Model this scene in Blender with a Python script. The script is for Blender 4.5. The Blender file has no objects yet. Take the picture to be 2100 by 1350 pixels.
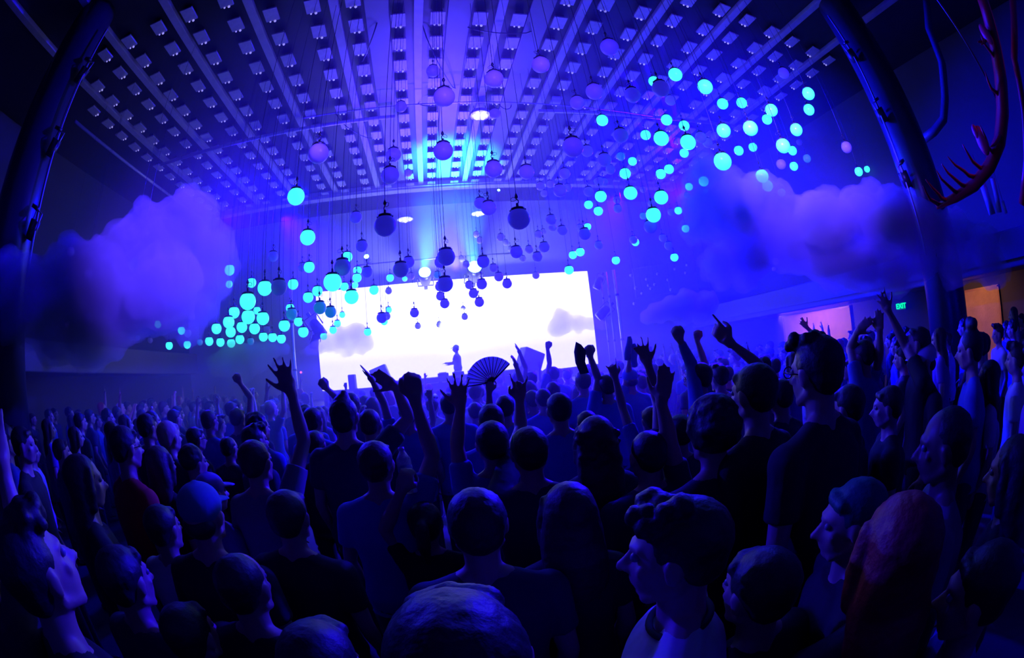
import bpy, math, random
import numpy as np
from mathutils import Vector, Matrix, Euler
R = random.Random(7)
COL = bpy.context.scene.collection
PI = math.pi
# ---------------------------------------------------------------- camera model (15 mm equisolid fisheye, 36 mm wide frame)
FPX = 875.0
CZ = 2.05
YAW, PITCH, ROLL = math.radians(10.746), math.radians(4.031), math.radians(-5.880)
def _axes(y, p, r):
    f = np.array([math.sin(y)*math.cos(p), math.cos(y)*math.cos(p), math.sin(p)])
    a = np.array([math.cos(y), -math.sin(y), 0.0]); u = np.cross(a, f)
    return a*math.cos(r)+u*math.sin(r), f, -a*math.sin(r)+u*math.cos(r)
AX, AF, AU = _axes(YAW, PITCH, ROLL)
CAM = np.array([0.0, 0.0, CZ])
def ray(x, y):
    dx, dy = x-1050.0, 675.0-y
    r = math.hypot(dx, dy)
    t = 2*math.asin(min(1.0, r/(2*FPX)))
    s = math.sin(t)/max(r, 1e-9)
    return AF*math.cos(t)+AX*dx*s+AU*dy*s
def at(x, y, d):                 # point at distance d from the camera
    return CAM+ray(x, y)*d
def at_y(x, y, Y):               # point on the vertical plane y = Y
    v = ray(x, y); return CAM+v*(Y/v[1])
def at_x(x, y, X):
    v = ray(x, y); return CAM+v*(X/v[0])
def at_z(x, y, Z):
    v = ray(x, y); return CAM+v*((Z-CZ)/v[2])
def proj(p):
    v = np.array(p, float)-CAM; n = np.linalg.norm(v); v = v/max(n, 1e-9)
    c = max(-1, min(1, float(v@AF))); t = math.acos(c)
    a, b = float(v@AX), float(v@AU); h = math.hypot(a, b)
    r = 2*FPX*math.sin(t/2)
    return 1050+r*a/max(h, 1e-9), 675-r*b/max(h, 1e-9)

# ---------------------------------------------------------------- materials
MATS = {}
def mat(name, col, rough=0.6, metal=0.0, spec=0.5, noise=None, emit=None, estr=0.0, trans=0.0, bump=None):
    if name in MATS: return MATS[name]
    m = bpy.data.materials.new(name); m.use_nodes = True
    nt = m.node_tree; b = nt.nodes['Principled BSDF']
    b.inputs['Base Color'].default_value = (*col, 1)
    b.inputs['Roughness'].default_value = rough
    b.inputs['Metallic'].default_value = metal
    b.inputs['Specular IOR Level'].default_value = spec
    if trans: b.inputs['Transmission Weight'].default_value = trans
    if noise:
        sc, amt = noise
        tc = nt.nodes.new('ShaderNodeTexCoord'); n = nt.nodes.new('ShaderNodeTexNoise'); n.inputs['Scale'].default_value = sc
        n.inputs['Detail'].default_value = 4
        mx = nt.nodes.new('ShaderNodeMix'); mx.data_type = 'RGBA'
        mx.inputs[6].default_value = (*[c*(1-amt) for c in col], 1); mx.inputs[7].default_value = (*[min(1, c*(1+amt)) for c in col], 1)
        nt.links.new(tc.outputs['Object'], n.inputs['Vector']); nt.links.new(n.outputs['Fac'], mx.inputs[0]); nt.links.new(mx.outputs[2], b.inputs['Base Color'])
    if bump:
        sc, st = bump
        tc = nt.nodes.new('ShaderNodeTexCoord'); n = nt.nodes.new('ShaderNodeTexNoise'); n.inputs['Scale'].default_value = sc; n.inputs['Detail'].default_value = 3
        bp = nt.nodes.new('ShaderNodeBump'); bp.inputs['Strength'].default_value = st; bp.inputs['Distance'].default_value = 0.02
        nt.links.new(tc.outputs['Object'], n.inputs['Vector']); nt.links.new(n.outputs['Fac'], bp.inputs['Height']); nt.links.new(bp.outputs['Normal'], b.inputs['Normal'])
    if emit:
        b.inputs['Emission Color'].default_value = (*emit, 1); b.inputs['Emission Strength'].default_value = estr
    MATS[name] = m
    return m
def no_sample(m):
    m.cycles.emission_sampling = 'NONE'; return m
def volmat(name, dens, col=(1, 1, 1), aniso=0.0, noise=None):
    m = bpy.data.materials.new(name); m.use_nodes = True; nt = m.node_tree; nt.nodes.clear()
    o = nt.nodes.new('ShaderNodeOutputMaterial'); v = nt.nodes.new('ShaderNodeVolumeScatter')
    v.inputs['Color'].default_value = (*col, 1); v.inputs['Density'].default_value = dens; v.inputs['Anisotropy'].default_value = aniso
    nt.links.new(v.outputs[0], o.inputs['Volume'])
    if noise:
        sc, lo, hi = noise
        tc = nt.nodes.new('ShaderNodeTexCoord'); n = nt.nodes.new('ShaderNodeTexNoise'); n.inputs['Scale'].default_value = sc; n.inputs['Detail'].default_value = 3
        mr = nt.nodes.new('ShaderNodeMapRange'); mr.inputs['From Min'].default_value = lo; mr.inputs['From Max'].default_value = hi
        mr.inputs['To Min'].default_value = 0.0; mr.inputs['To Max'].default_value = dens
        nt.links.new(tc.outputs['Object'], n.inputs['Vector']); nt.links.new(n.outputs['Fac'], mr.inputs['Value']); nt.links.new(mr.outputs['Result'], v.inputs['Density'])
    else:
        m.cycles.homogeneous_volume = True
    return m

# ---------------------------------------------------------------- mesh builder
def _sphere_t(seg, rng):
    vs = [(0, 0, 1)]
    for i in range(1, rng):
        a = PI*i/rng
        for j in range(seg):
            b = 2*PI*j/seg; vs.append((math.sin(a)*math.cos(b), math.sin(a)*math.sin(b), math.cos(a)))
    vs.append((0, 0, -1)); fs = []
    for j in range(seg): fs.append((0, 1+j, 1+(j+1) % seg))
    for i in range(rng-2):
        for j in range(seg):
            a = 1+i*seg+j; b = 1+i*seg+(j+1) % seg; fs.append((a, a+seg, b+seg, b))
    n = len(vs)-1; k = 1+(rng-2)*seg
    for j in range(seg): fs.append((k+j, n, k+(j+1) % seg))
    return np.array(vs), fs
ST = {}
def frame(d):
    d = np.array(d, float); d = d/np.linalg.norm(d)
    a = np.array([0, 0, 1.0]) if abs(d[2]) < 0.9 else np.array([1.0, 0, 0])
    u = np.cross(a, d); u /= np.linalg.norm(u); return u, np.cross(d, u), d
class MB:
    def __init__(s): s.v = []; s.f = []; s.n = 0
    def add(s, vs, fs):
        s.v.append(np.asarray(vs, float)); s.f += [tuple(i+s.n for i in f) for f in fs]; s.n += len(vs); return s
    def box(s, c, d, rz=0.0, rx=0.0, ry=0.0):
        v = np.array([(x, y, z) for x in (-.5, .5) for y in (-.5, .5) for z in (-.5, .5)])*np.array(d)
        M = np.array(Euler((rx, ry, rz)).to_matrix()); v = v@M.T+np.array(c)
        return s.add(v, [(0, 1, 3, 2), (4, 6, 7, 5), (0, 4, 5, 1), (2, 3, 7, 6), (0, 2, 6, 4), (1, 5, 7, 3)])
    def sph(s, c, r, R=None, seg=16, rng=10):
        k = (seg, rng)
        if k not in ST: ST[k] = _sphere_t(seg, rng)
        t, f = ST[k]; v = t*np.array(r if hasattr(r, '__len__') else (r, r, r))
        if R is not None: v = v@np.asarray(R).T
        return s.add(v+np.array(c), f)
    def cone(s, p0, p1, r0, r1, seg=12, flat=1.0):
        p0 = np.array(p0, float); p1 = np.array(p1, float)
        if np.linalg.norm(p1-p0) < 1e-6: return s
        u, w, d = frame(p1-p0); vs = []
        for p, r in ((p0, r0), (p1, r1)):
            for j in range(seg):
                a = 2*PI*j/seg; vs.append(p+r*(math.cos(a)*u+flat*math.sin(a)*w))
        fs = [(j, (j+1) % seg, seg+(j+1) % seg, seg+j) for j in range(seg)]+[tuple(range(seg))[::-1], tuple(range(seg, 2*seg))]
        return s.add(vs, fs)
    def tube(s, pts, rad, seg=12, balls=True):   # capsule chain, to be fused
        for i in range(len(pts)-1):
            s.cone(pts[i], pts[i+1], rad[i], rad[i+1], seg)
        if balls:
            for p, r in zip(pts, rad): s.sph(p, r, seg=max(8, seg), rng=8)
        return s
    def sweep(s, pts, rad, seg=10):              # one continuous pipe with mitred joints
        pts = [np.array(p, float) for p in pts]; n = len(pts); vs = []
        rad = rad if hasattr(rad, '__len__') else [rad]*n
        t0 = pts[1]-pts[0]; u, w, _ = frame(t0)
        for i in range(n):
            t = pts[min(i+1, n-1)]-pts[max(i-1, 0)]; t = t/np.linalg.norm(t)
            u = u-t*(u@t); u /= np.linalg.norm(u); w = np.cross(t, u)
            for j in range(seg):
                a = 2*PI*j/seg; vs.append(pts[i]+rad[i]*(math.cos(a)*u+math.sin(a)*w))
        fs = [(i*seg+j, i*seg+(j+1) % seg, (i+1)*seg+(j+1) % seg, (i+1)*seg+j) for i in range(n-1) for j in range(seg)]
        fs += [tuple(range(seg))[::-1], tuple(range((n-1)*seg, n*seg))]
        return s.add(vs, fs)
    def loft(s, rings, seg=20, p=2.0):           # rings (x, y, z, rx, ry); p > 2 squarer
        vs = []
        for (x, y, z, rx, ry) in rings:
            for j in range(seg):
                a = 2*PI*j/seg; c, q = math.cos(a), math.sin(a)
                vs.append((x+rx*math.copysign(abs(c)**(2/p), c), y+ry*math.copysign(abs(q)**(2/p), q), z))
        n = len(rings)
        fs = [(i*seg+j, i*seg+(j+1) % seg, (i+1)*seg+(j+1) % seg, (i+1)*seg+j) for i in range(n-1) for j in range(seg)]
        fs += [tuple(range(seg))[::-1], tuple(range((n-1)*seg, n*seg))]
        return s.add(vs, fs)
    def mesh(s, name, smooth=True):
        me = bpy.data.meshes.new(name)
        me.from_pydata(np.concatenate(s.v).tolist(), [], s.f); me.update()
        if smooth: me.shade_smooth()
        return me
def link(name, me, m=None, parent=None, loc=None):
    o = bpy.data.objects.new(name, me); COL.objects.link(o)
    if m is not None and me is not None and not me.materials: me.materials.append(m)
    if parent is not None: o.parent = parent
    if loc is not None: o.location = [float(x) for x in loc]
    return o
def obj(name, mb, m, parent=None, loc=None, smooth=True, bevel=0.0):
    o = link(name, mb.mesh(name, smooth), m, parent, loc)
    if bevel:
        b = o.modifiers.new('b', 'BEVEL'); b.width = bevel; b.segments = 2; b.limit_method = 'ANGLE'
    return o
def tag(o, label, cat=None, group=None, kind=None):
    if label: o['label'] = label
    if cat: o['category'] = cat
    if group: o['group'] = group
    if kind: o['kind'] = kind
    return o
def thing(name, loc, label, cat, group=None, rz=0.0):
    o = bpy.data.objects.new(name, None); COL.objects.link(o); o.location = [float(x) for x in loc]; o.rotation_euler = (0, 0, rz)
    o.empty_display_size = 0.1
    return tag(o, label, cat, group)
TMP = bpy.data.scenes.new('work')
def fuse(mb, name, vox, smooth_it=3, disp=None, subdiv=0):
    """voxel-fuse the shapes of mb into one continuous skin"""
    me = bpy.data.meshes.new(name); me.from_pydata(np.concatenate(mb.v).tolist(), [], mb.f); me.update()
    o = bpy.data.objects.new(name, me); TMP.collection.objects.link(o)
    r = o.modifiers.new('r', 'REMESH'); r.mode = 'VOXEL'; r.voxel_size = vox; r.use_smooth_shade = True
    if smooth_it:
        q = o.modifiers.new('s', 'SMOOTH'); q.iterations = smooth_it; q.factor = 0.5
    for k, (sz, st) in enumerate(disp or []):
        t = bpy.data.textures.new('t', 'CLOUDS'); t.noise_scale = sz; t.noise_depth = 3
        d = o.modifiers.new('d', 'DISPLACE'); d.texture = t; d.strength = st; d.mid_level = 0.45; d.texture_coords = 'GLOBAL'
    vl = TMP.view_layers[0]; vl.update(); dg = vl.depsgraph
    new = bpy.data.meshes.new_from_object(o.evaluated_get(dg)); new.name = name
    bpy.data.objects.remove(o); bpy.data.meshes.remove(me)
    new.shade_smooth()
    return new
ORD = ['', 'first', 'second', 'third', 'fourth', 'fifth', 'sixth', 'seventh', 'eighth', 'ninth', 'tenth', 'eleventh', 'twelfth', 'thirteenth', 'fourteenth', 'fifteenth', 'sixteenth', 'seventeenth', 'eighteenth', 'nineteenth', 'twentieth', 'twenty-first', 'twenty-second', 'twenty-third', 'twenty-fourth', 'twenty-fifth', 'twenty-sixth', 'twenty-seventh', 'twenty-eighth']
# ================================================================ the room
H = 6.2                      # ceiling height above the camera
ZC = CZ+H
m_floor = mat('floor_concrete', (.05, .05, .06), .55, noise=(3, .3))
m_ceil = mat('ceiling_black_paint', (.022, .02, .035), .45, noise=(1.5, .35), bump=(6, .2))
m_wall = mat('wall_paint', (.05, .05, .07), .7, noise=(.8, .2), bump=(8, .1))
m_wallb = mat('stage_wall_paint', (.5, .48, .58), .6, noise=(.6, .12))
m_beam = mat('beam_pale_paint', (.42, .38, .5), .5, noise=(5, .25))
m_dark = mat('black_metal', (.02, .02, .025), .4, spec=.6)
m_grey = mat('grey_metal', (.35, .34, .4), .35, metal=.6)
m_col = mat('column_paint', (.035, .035, .05), .32, noise=(3, .2), spec=.7)
def struct(name, mb, m, label=None, smooth=False, bevel=0):
    o = obj(name, mb, m, smooth=smooth, bevel=bevel); o['kind'] = 'structure'
    if label: o['label'] = label
    return o
XL, XR, YB, YS = -10.5, 11.6, 15.6, -3.0
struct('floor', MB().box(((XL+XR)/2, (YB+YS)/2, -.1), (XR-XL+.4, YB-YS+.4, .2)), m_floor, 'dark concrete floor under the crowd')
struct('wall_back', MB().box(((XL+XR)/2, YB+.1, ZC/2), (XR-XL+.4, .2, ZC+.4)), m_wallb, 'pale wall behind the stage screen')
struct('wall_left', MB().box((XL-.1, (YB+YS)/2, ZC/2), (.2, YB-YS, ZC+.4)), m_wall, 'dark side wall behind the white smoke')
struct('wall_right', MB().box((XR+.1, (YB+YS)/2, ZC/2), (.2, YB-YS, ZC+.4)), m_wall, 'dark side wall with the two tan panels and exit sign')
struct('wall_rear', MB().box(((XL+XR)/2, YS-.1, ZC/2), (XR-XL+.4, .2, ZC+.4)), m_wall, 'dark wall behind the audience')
struct('ceiling', MB().box(((XL+XR)/2, (YB+YS)/2, ZC+.15), (XR-XL+.4, YB-YS+.4, .3)), m_ceil, 'dark ceiling carrying pale beams and square plates')
# ceiling beams running to the stage
nb = 0
for n in range(-6, 7):
    xb = (-.010+.2395*n)*H
    if xb < -1.36*H or xb > 1.5*H: continue
    nb += 1
    struct('trim_%d' % nb, MB().box((xb, (13.3+YS)/2, ZC-.05), (.17, 13.3-YS, .10)), m_beam, 'pale ceiling beam running to the stage, %s from the left wall' % ORD[nb], bevel=.01)
struct('trim_%d' % (nb+1), MB().box((.9, 13.45, ZC-.14), (17.6, .3, .28)), m_beam, 'pale header beam closing the ceiling above the stage', bevel=.02)
# smooth glossy panels between the rows of plates
m_duct = mat('painted_duct', (.2, .19, .26), .5, metal=.0, noise=(2, .2))
for i, n in enumerate((-1, 0, 1)):
    xc = (-.010+.2395*(n+.5))*H
    struct('trim_%d' % (nb+2+i), MB().box((xc, 7.2, ZC-.03), (.44, 11.6, .06)), m_duct, 'smooth grey ceiling panel between plate rows, %s from the left' % ORD[i+1], bevel=.015)
# square plates
m_plate = mat('plate_offwhite', (.5, .46, .56), .45, noise=(14, .25))
m_bulb = mat('small_bulb', (.9, .9, .9), .1, emit=(.5, .45, 1), estr=.6); no_sample(m_bulb)
pl = MB().box((0, 0, 0), (.26, .34, .035)); pl = pl.mesh('plate', False)
br = MB().box((0, .0, .06), (.16, .28, .085)).mesh('bracket', False)
bu = MB().loft([(-.05, .172, -.045, .004, .004), (-.05, .172, -.04, .013, .013), (-.05, .172, -.028, .018, .018), (-.05, .172, -.014, .012, .012), (-.05, .172, -.0, .012, .012)], 10).mesh('lamp', True)
bu2 = MB().loft([(.04, .172, -.055, .005, .005), (.04, .172, -.048, .019, .019), (.04, .172, -.03, .026, .026), (.04, .172, -.012, .014, .014), (.04, .172, -.0, .014, .014)], 10).mesh('lamp', True)
m_brk = m_dark
cnt = 0; plates = []
for n in range(-6, 7):
    for side in (-1, 1):
        xp = (-.010+.2395*n+(-.0585 if side < 0 else .0565))*H
        if xp < -1.36*H or xp > 1.49*H: continue
        for k in range(-2, 12):
            yp = (.895+.1135*k+(.004 if n % 2 else 0))*H
            q = proj((xp, yp, ZC-.1))
            if not (-12 < q[0] < 2112 and -12 < q[1] < 1350): continue
            if q[0] > 1790 or (q[0] < 185 and q[1] < 260): continue
            plates.append((n, side, k, xp, yp))
pl.materials.append(m_plate); br.materials.append(m_brk); bu.materials.append(m_bulb); bu2.materials.append(m_bulb)
for (n, side, k, xp, yp) in plates:
    r = thing('ceiling_plate', (xp, yp, ZC-.12), 'pale square ceiling plate, %s from the stage, on the %s side of beam %s' % (ORD[12-k], 'left' if side < 0 else 'right', ORD[n+6] if n > -6 else 'nearest the left wall'), 'ceiling plate', 'square plates in rows under the ceiling')
    j = R.uniform(-.03, .03); r.rotation_euler = (R.uniform(-.05, .03), R.uniform(-.03, .03), j)
    for nm, me in (('plate', pl), ('bracket', br), ('lamp', bu), ('lamp', bu2)): link(nm, me, None, r)
print('plates', len(plates))
# pipes under the ceiling
def pipe(name, pts, r, m, label, cat='pipe', group=None, seg=10):
    o = obj(name, MB().sweep(pts, r, seg), m); return tag(o, label, cat, group)
zp = ZC-.32
m_pipe = mat('pipe_pale', (.5, .47, .6), .4, metal=.3)
pipe('ceiling_pipe', [(-1.37*H, .88*H, zp+.1), (-1.37*H, 2.15*H, zp+.1)], .045, m_pipe, 'long pale pipe along the left edge of the ceiling')
pipe('cross_pipe', [(-1.2*H, 1.405*H, zp), (-.1*H, 1.40*H, zp)], .05, m_pipe, 'thick pale pipe crossing under the ceiling left of the round lamp')
pipe('cross_pipe', [(.46*H, 1.385*H, zp), (.9*H, 1.36*H, zp), (1.4*H, 1.30*H, zp)], .05, m_pipe, 'thick pale pipe crossing under the ceiling right of the round lamp')
pipe('thin_conduit', [(-.45*H, 1.315*H, zp-.05), (.2*H, 1.315*H, zp-.05), (.95*H, 1.335*H, zp-.05)], .016, m_pipe, 'thin straight conduit crossing in front of the round ceiling lamp')
pipe('stage_edge_conduit', [(-.62*H, 2.13*H, zp+.1), (.62*H, 2.13*H, zp+.1)], .02, m_pipe, 'thin conduit along the stage end of the ceiling')
for i, (x0, y0, x1, y1, sg) in enumerate([(-.02, 1.37, .1, 1.36, .3), (-.34, 1.4, -.2, 1.62, .35), (.0, .93, .13, 1.3, -.4), (-.13, .9, -.2, 1.1, .3), (.3, 1.39, .36, 1.41, .3), (.13, .95, .35, .96, .25)]):
    pts = [((x0+(x1-x0)*t)*H, (y0+(y1-y0)*t)*H, ZC-.015-abs(sg)*1.6*(t*(1-t))**.6) for t in np.linspace(0, 1, 9)]
    pipe('loose_cable', pts, .012, m_dark, ['dark cable sagging beside the round lamp', 'dark cable drooping between plates left of the round lamp', 'long dark cable hanging down the centre ceiling bay', 'dark cable looped near the top of the ceiling', 'short dark cable hanging right of the round lamp', 'dark cable sagging across the near ceiling bay'][i], 'cable')
# round lamp fixtures
m_lampw = mat('lamp_white_glow', (1, 1, 1), .3, emit=(1, .97, .92), estr=3.0)
no_sample(m_lampw)
m_refl_glow = no_sample(mat('lamp_reflector_glow', (.9, .9, .9), .2, emit=(.8, .8, 1), estr=.7))  # own glow painted in for the bulb light a reflector would catch
def round_lamp(c, rad, label, n=7, tilt=0.0, glow=True):
    t = thing('round_lamp', c, label, 'lamp'); t.rotation_euler = (tilt, 0, 0)
    mb = MB().cone((0, 0, 0), (0, 0, .09), rad, rad*.92, 32); obj('housing', mb, m_plate, t)
    obj('reflector_glow', MB().cone((0, 0, -.004), (0, 0, -.012), rad*.95, rad*.93, 32), m_refl_glow, t)
    ring = [(rad*1.02*math.cos(a), rad*1.02*math.sin(a), 0) for a in np.linspace(0, 2*PI, 33)]
    obj('rim', MB().sweep(ring, .02, 8), m_grey, t)
    for i in range(n):
        a = 2*PI*i/(n-1); rr = 0 if i == n-1 else rad*.62
        obj('bulb', MB().sph((rr*math.cos(a), rr*math.sin(a), -.01), (rad*.2, rad*.2, .05), seg=12, rng=8), m_lampw, t)
    for s in (-1, 1): obj('hanger', MB().sweep([(s*rad*.6, 0, .08), (s*rad*.6, 0, .3)], .008, 6), m_dark, t)
c = at_z(985, 236, ZC-.36); round_lamp(c, .235, 'round ceiling lamp with seven bright bulbs above the dance floor')
c = at_y(831, 450, 13.9); round_lamp(c, .28, 'dim round lamp left of centre on the wall over the stage', 5, tilt=.0)
c = at_y(981, 438, 13.9); round_lamp(c, .26, 'dim round lamp right of centre on the wall over the stage', 5, tilt=.0)
# columns
for (x, y, lab, nm) in ((-6.0, 3.08, 'round dark column beside the left smoke cloud', 1), (7.75, 2.52, 'round dark column between exit sign and tan panel', 2)):
    mb = MB().cone((x, y, 0), (x, y, ZC), .43, .43, 48)
    o = struct('column_%d' % nm, mb, m_col, lab, smooth=True)
    o.data.shade_auto_smooth if False else None
    s = 1 if x < 0 else -1
    for k, dz in enumerate((4.2, 5.4, 6.7)):      # fixtures clamped on the column
        cx, cy = x+s*.62, y+.12
        t = thing('column_spotlight', (cx, cy, dz), 'black spotlight clamped to the %s column, %s from the floor' % ('left' if x < 0 else 'right', ORD[k+1]), 'spotlight', 'spotlights clamped on the columns')
        t.rotation_euler = (0, s*.5, 0)
        obj('lamp_body', MB().cone((0, 0, 0), (0, .0, -.26), .1, .085, 20), m_dark, t)
        obj('yoke', MB().sweep([(-.13, 0, -.1), (-.13, 0, .12), (.13, 0, .12), (.13, 0, -.1)], .012, 6), m_grey, t)
        obj('clamp', MB().box((-s*.1, -.05, .14), (.2, .08, .05)), m_dark, t)
for nm, x, y, s in (('cable_run', -5.42, 3.2, 1), ('cable_run', 7.18, 2.62, -1)):
    for k, off in enumerate((0, .05)):
        pts = [(x+s*off+.015*math.sin(z*2+k), y+.02*math.sin(z*1.7), z) for z in np.linspace(2.8 if s < 0 else 3.2, 7.6, 22)]
        pipe(nm, pts, .012, m_pipe if k else m_dark, '%s cable running up the %s column' % ('pale' if k else 'dark', 'left' if s > 0 else 'right'), 'cable')
# side galleries: fascia above the crowd at both walls
m_fas = mat('fascia_paint', (.05, .05, .08), .5, noise=(2, .2))
struct('trim_30', MB().box((10.6, 6.0, 2.78), (2.2, 15, .7)), m_fas, 'dark gallery fascia over the tan wall panels', bevel=.03)
struct('trim_31', MB().box((9.47, 6.0, 2.62), (.05, 15, .07)), m_fas, 'pale strip along the right gallery fascia')
struct('trim_32', MB().box((-9.7, 6.5, 2.78), (2.0, 14, .7)), m_fas, 'dark gallery fascia along the left wall', bevel=.03)
struct('trim_34', MB().sweep([at_x(1895, -40, 9.2), at_x(1905, 60, 9.2), at_x(1932, 130, 9.2), at_x(1938, 200, 9.2), at_x(1935, 245, 9.2), at_x(1915, 270, 9.2), at_x(1888, 290, 9.2)], .10, 10), m_fas, 'curved plaster band sweeping down the right wall', smooth=True)
# tan wall panels
m_tan = mat('tan_board', (.5, .3, .14), .55, noise=(3, .35), bump=(20, .2))
def panel(y0, y1, z1, lab):
    t = thing('wall_panel', (XR-.04, (y0+y1)/2, 0), lab, 'wall panel', 'tan boards on the right wall')
    obj('board', MB().box((0, 0, z1/2), (.06, y1-y0, z1)), m_tan, t, smooth=False)
    w = y1-y0
    fr = MB().box((-.04, 0, z1), (.04, w+.06, .05)).box((-.04, -w/2, z1/2), (.04, .05, z1)).box((-.04, w/2, z1/2), (.04, .05, z1))
    obj('frame', fr, mat('tan_trim', (.4, .2, .1), .4), t, smooth=False)
    return t
X = XR-.07
def yx(x, y): return float(at_x(x, y, X)[1])
zt = float(at_x(1745, 628, X)[2])
panel(yx(1745, 660), yx(1608, 670), zt, 'tan board lit orange on the side wall, nearer the stage')
panel(yx(2052, 640), yx(1958, 650), float(at_x(1990, 596, X)[2]), 'tan board lit orange behind the woman with piled hair, beyond the column')
# exit sign
p = at_x(1849, 628, XR-.12)
t = thing('exit_sign', p, 'green illuminated EXIT sign left of the right column', 'exit sign', rz=-PI/2)
obj('housing', MB().box((0, 0.0, 0), (.34, .06, .2)), m_dark, t, smooth=False, bevel=.01)
m_green = mat('exit_green', (0, .5, .15), .4, emit=(.0, 1, .25), estr=1.6); no_sample(m_green)
obj('lit_face', MB().box((0, -.035, 0), (.31, .012, .17)), mat('exit_face', (0, .1, .03), .4, emit=(0, .35, .10), estr=.5), t, smooth=False); no_sample(MATS['exit_face'])
cu = bpy.data.curves.new('letters', 'FONT'); cu.body = 'EXIT'; cu.size = .19; cu.extrude = .004; cu.align_x = 'CENTER'; cu.align_y = 'CENTER'; cu.offset = .004; cu.space_character = .95
to = bpy.data.objects.new('tmp', cu); TMP.collection.objects.link(to); TMP.view_layers[0].update()
lm = bpy.data.meshes.new_from_object(to.evaluated_get(TMP.view_layers[0].depsgraph)); bpy.data.objects.remove(to); lm.materials.clear(); lm.materials.append(m_green)
o = bpy.data.objects.new('lettering', lm); COL.objects.link(o); o.parent = t; o.location = (0, -.046, 0); o.rotation_euler = (PI/2, 0, 0)
# ================================================================ hanging globes: x, y, diameter in px, type (L lit, U unlit, B dim)
G = """888 146 27 U;911 199 43 U;1013 162 38 U;1109 133 36 U;1250 97 37 U;1219 188 35 U;1184 211 30 U;1297 195 33 U;1355 182 36 U;1375 206 22 U;822 219 24 U;1015 233 22 U;807 318 31 U;800 360 37 U;909 310 40 U;1012 347 36 U;1080 353 31 U;1175 302 43 U;1204 310 25 U;1273 278 31 U;1240 328 29 U;1252 348 20 U;1273 321 18 B;1158 356 23 U;837 355 16 U;1108 382 18 U;1128 378 16 U;1116 397 15 U;1148 391 27 U;1164 385 17 U;1229 372 19 U;1239 374 18 U;1207 393 21 U;1319 389 14 U;1265 410 16 U;1267 428 18 U;1337 417 18 U;1376 435 15 U;1299 350 15 U;985 417 25 U;1002 427 31 U;730 446 25 U;790 463 46 U;1064 449 46 U;653 315 43 U;
1235 247 24 L;1385 153 28 L;1341 167 22 L;1367 246 23 L;1324 277 21 L;1356 284 31 L;1297 331 18 L;1372 347 20 L;1355 357 21 L;1282 356 23 L;1293 396 28 L;1356 405 29 L;1232 403 24 L;1207 420 18 L;1227 433 19 L;1340 441 31 L;1391 432 16 L;1319 443 15 B;
1446 178 31 L;1482 213 23 L;1521 211 22 L;1582 226 26 L;1573 245 21 L;1658 192 26 L;1659 225 23 L;1484 268 29 L;1539 263 31 L;1633 266 26 L;1403 258 22 L;1411 292 32 L;1403 314 19 L;1515 309 20 L;1544 302 18 L;1606 299 30 L;1625 309 19 L;1482 331 37 L;1563 361 27 L;1574 381 23 L;1603 395 17 B;1628 341 18 L;1655 325 17 B;1443 372 21 L;1413 383 16 L;1761 352 18 L;1778 347 13 L;1607 150 23 U;1736 302 23 U;1437 282 24 U;1451 293 21 U;1466 279 17 U;1639 292 13 U;1602 337 21 U;1409 401 14 U;
1334 465 28 U;1359 488 16 U;1371 504 18 U;1299 492 17 U;1303 497 16 L;1228 503 18 U;1263 534 17 L;1383 528 17 L;1406 469 16 L;1205 465 15 L;1447 392 10 B;1524 501 14 U;1554 497 13 U;1591 536 15 U;1587 552 9 U;
1130 451 22 U;1133 467 17 U;1153 473 21 U;1104 481 16 U;1114 476 13 U;1116 507 22 U;1190 468 16 U;1199 480 25 U;1190 517 18 L;1175 523 17 L;1167 554 19 L;1099 565 15 U;1102 527 21 U;1085 512 17 U;1072 531 14 U;1059 517 26 U;1027 487 16 U;1037 498 13 U;1047 511 12 U;977 481 13 U;984 493 14 U;915 527 37 U;903 538 24 U;991 537 26 U;1012 550 18 U;1023 568 19 U;1040 582 20 U;988 583 22 U;962 585 17 U;956 543 15 U;946 531 13 U;897 564 16 B;913 583 33 U;902 588 20 U;
912 623 20 U;903 608 18 U;983 620 20 U;971 602 20 U;950 634 12 U;953 650 14 U;901 666 13 U;857 669 13 U;850 642 19 U;656 631 27 B;678 640 24 B;721 609 30 L;767 595 20 L;797 597 14 U;797 636 14 L;783 652 22 U;793 649 16 U;788 660 15 L;702 646 13 L;692 664 15 L;683 677 16 L;664 690 15 L;754 681 16 L;632 610 22 L;612 660 19 L;622 681 22 L;583 668 24 L;598 644 24 B;595 632 18 L;651 597 22 L;577 695 19 L;559 692 19 L;540 691 19 L;514 700 15 B;
471 554 22 L;470 583 15 L;516 580 20 L;543 591 31 L;572 589 34 U;601 583 22 L;634 548 23 L;620 548 19 U;682 579 38 L;508 618 35 L;509 650 29 L;480 641 24 L;527 637 16 L;539 653 27 L;469 661 25 L;473 681 22 L;496 671 23 L;522 674 23 L;547 676 16 U;444 674 22 L;429 700 18 L;452 702 18 L;474 704 18 L;492 696 19 L;410 702 13 B;
607 403 36 L;631 487 32 L;742 505 25 U;560 526 22 U;702 548 36 U;712 527 22 L;753 558 23 U;733 555 18 L;732 570 19 L;728 585 14 L;706 588 18 L;800 570 16 L;830 572 11 L;822 553 33 U;838 538 24 U;843 567 15 U;
145 516 18 U;275 542 24 B;181 563 20 U;179 652 21 U;324 665 15 L;337 658 20 U;372 678 16 L;385 684 16 U;347 709 16 L;384 707 16 L;308 698 12 U;393 650 16 U;283 693 11 U;298 487 25 U;138 665 13 U"""
m_gU = mat('globe_opal_unlit', (.75, .68, .8), .35, spec=.5)
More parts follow.
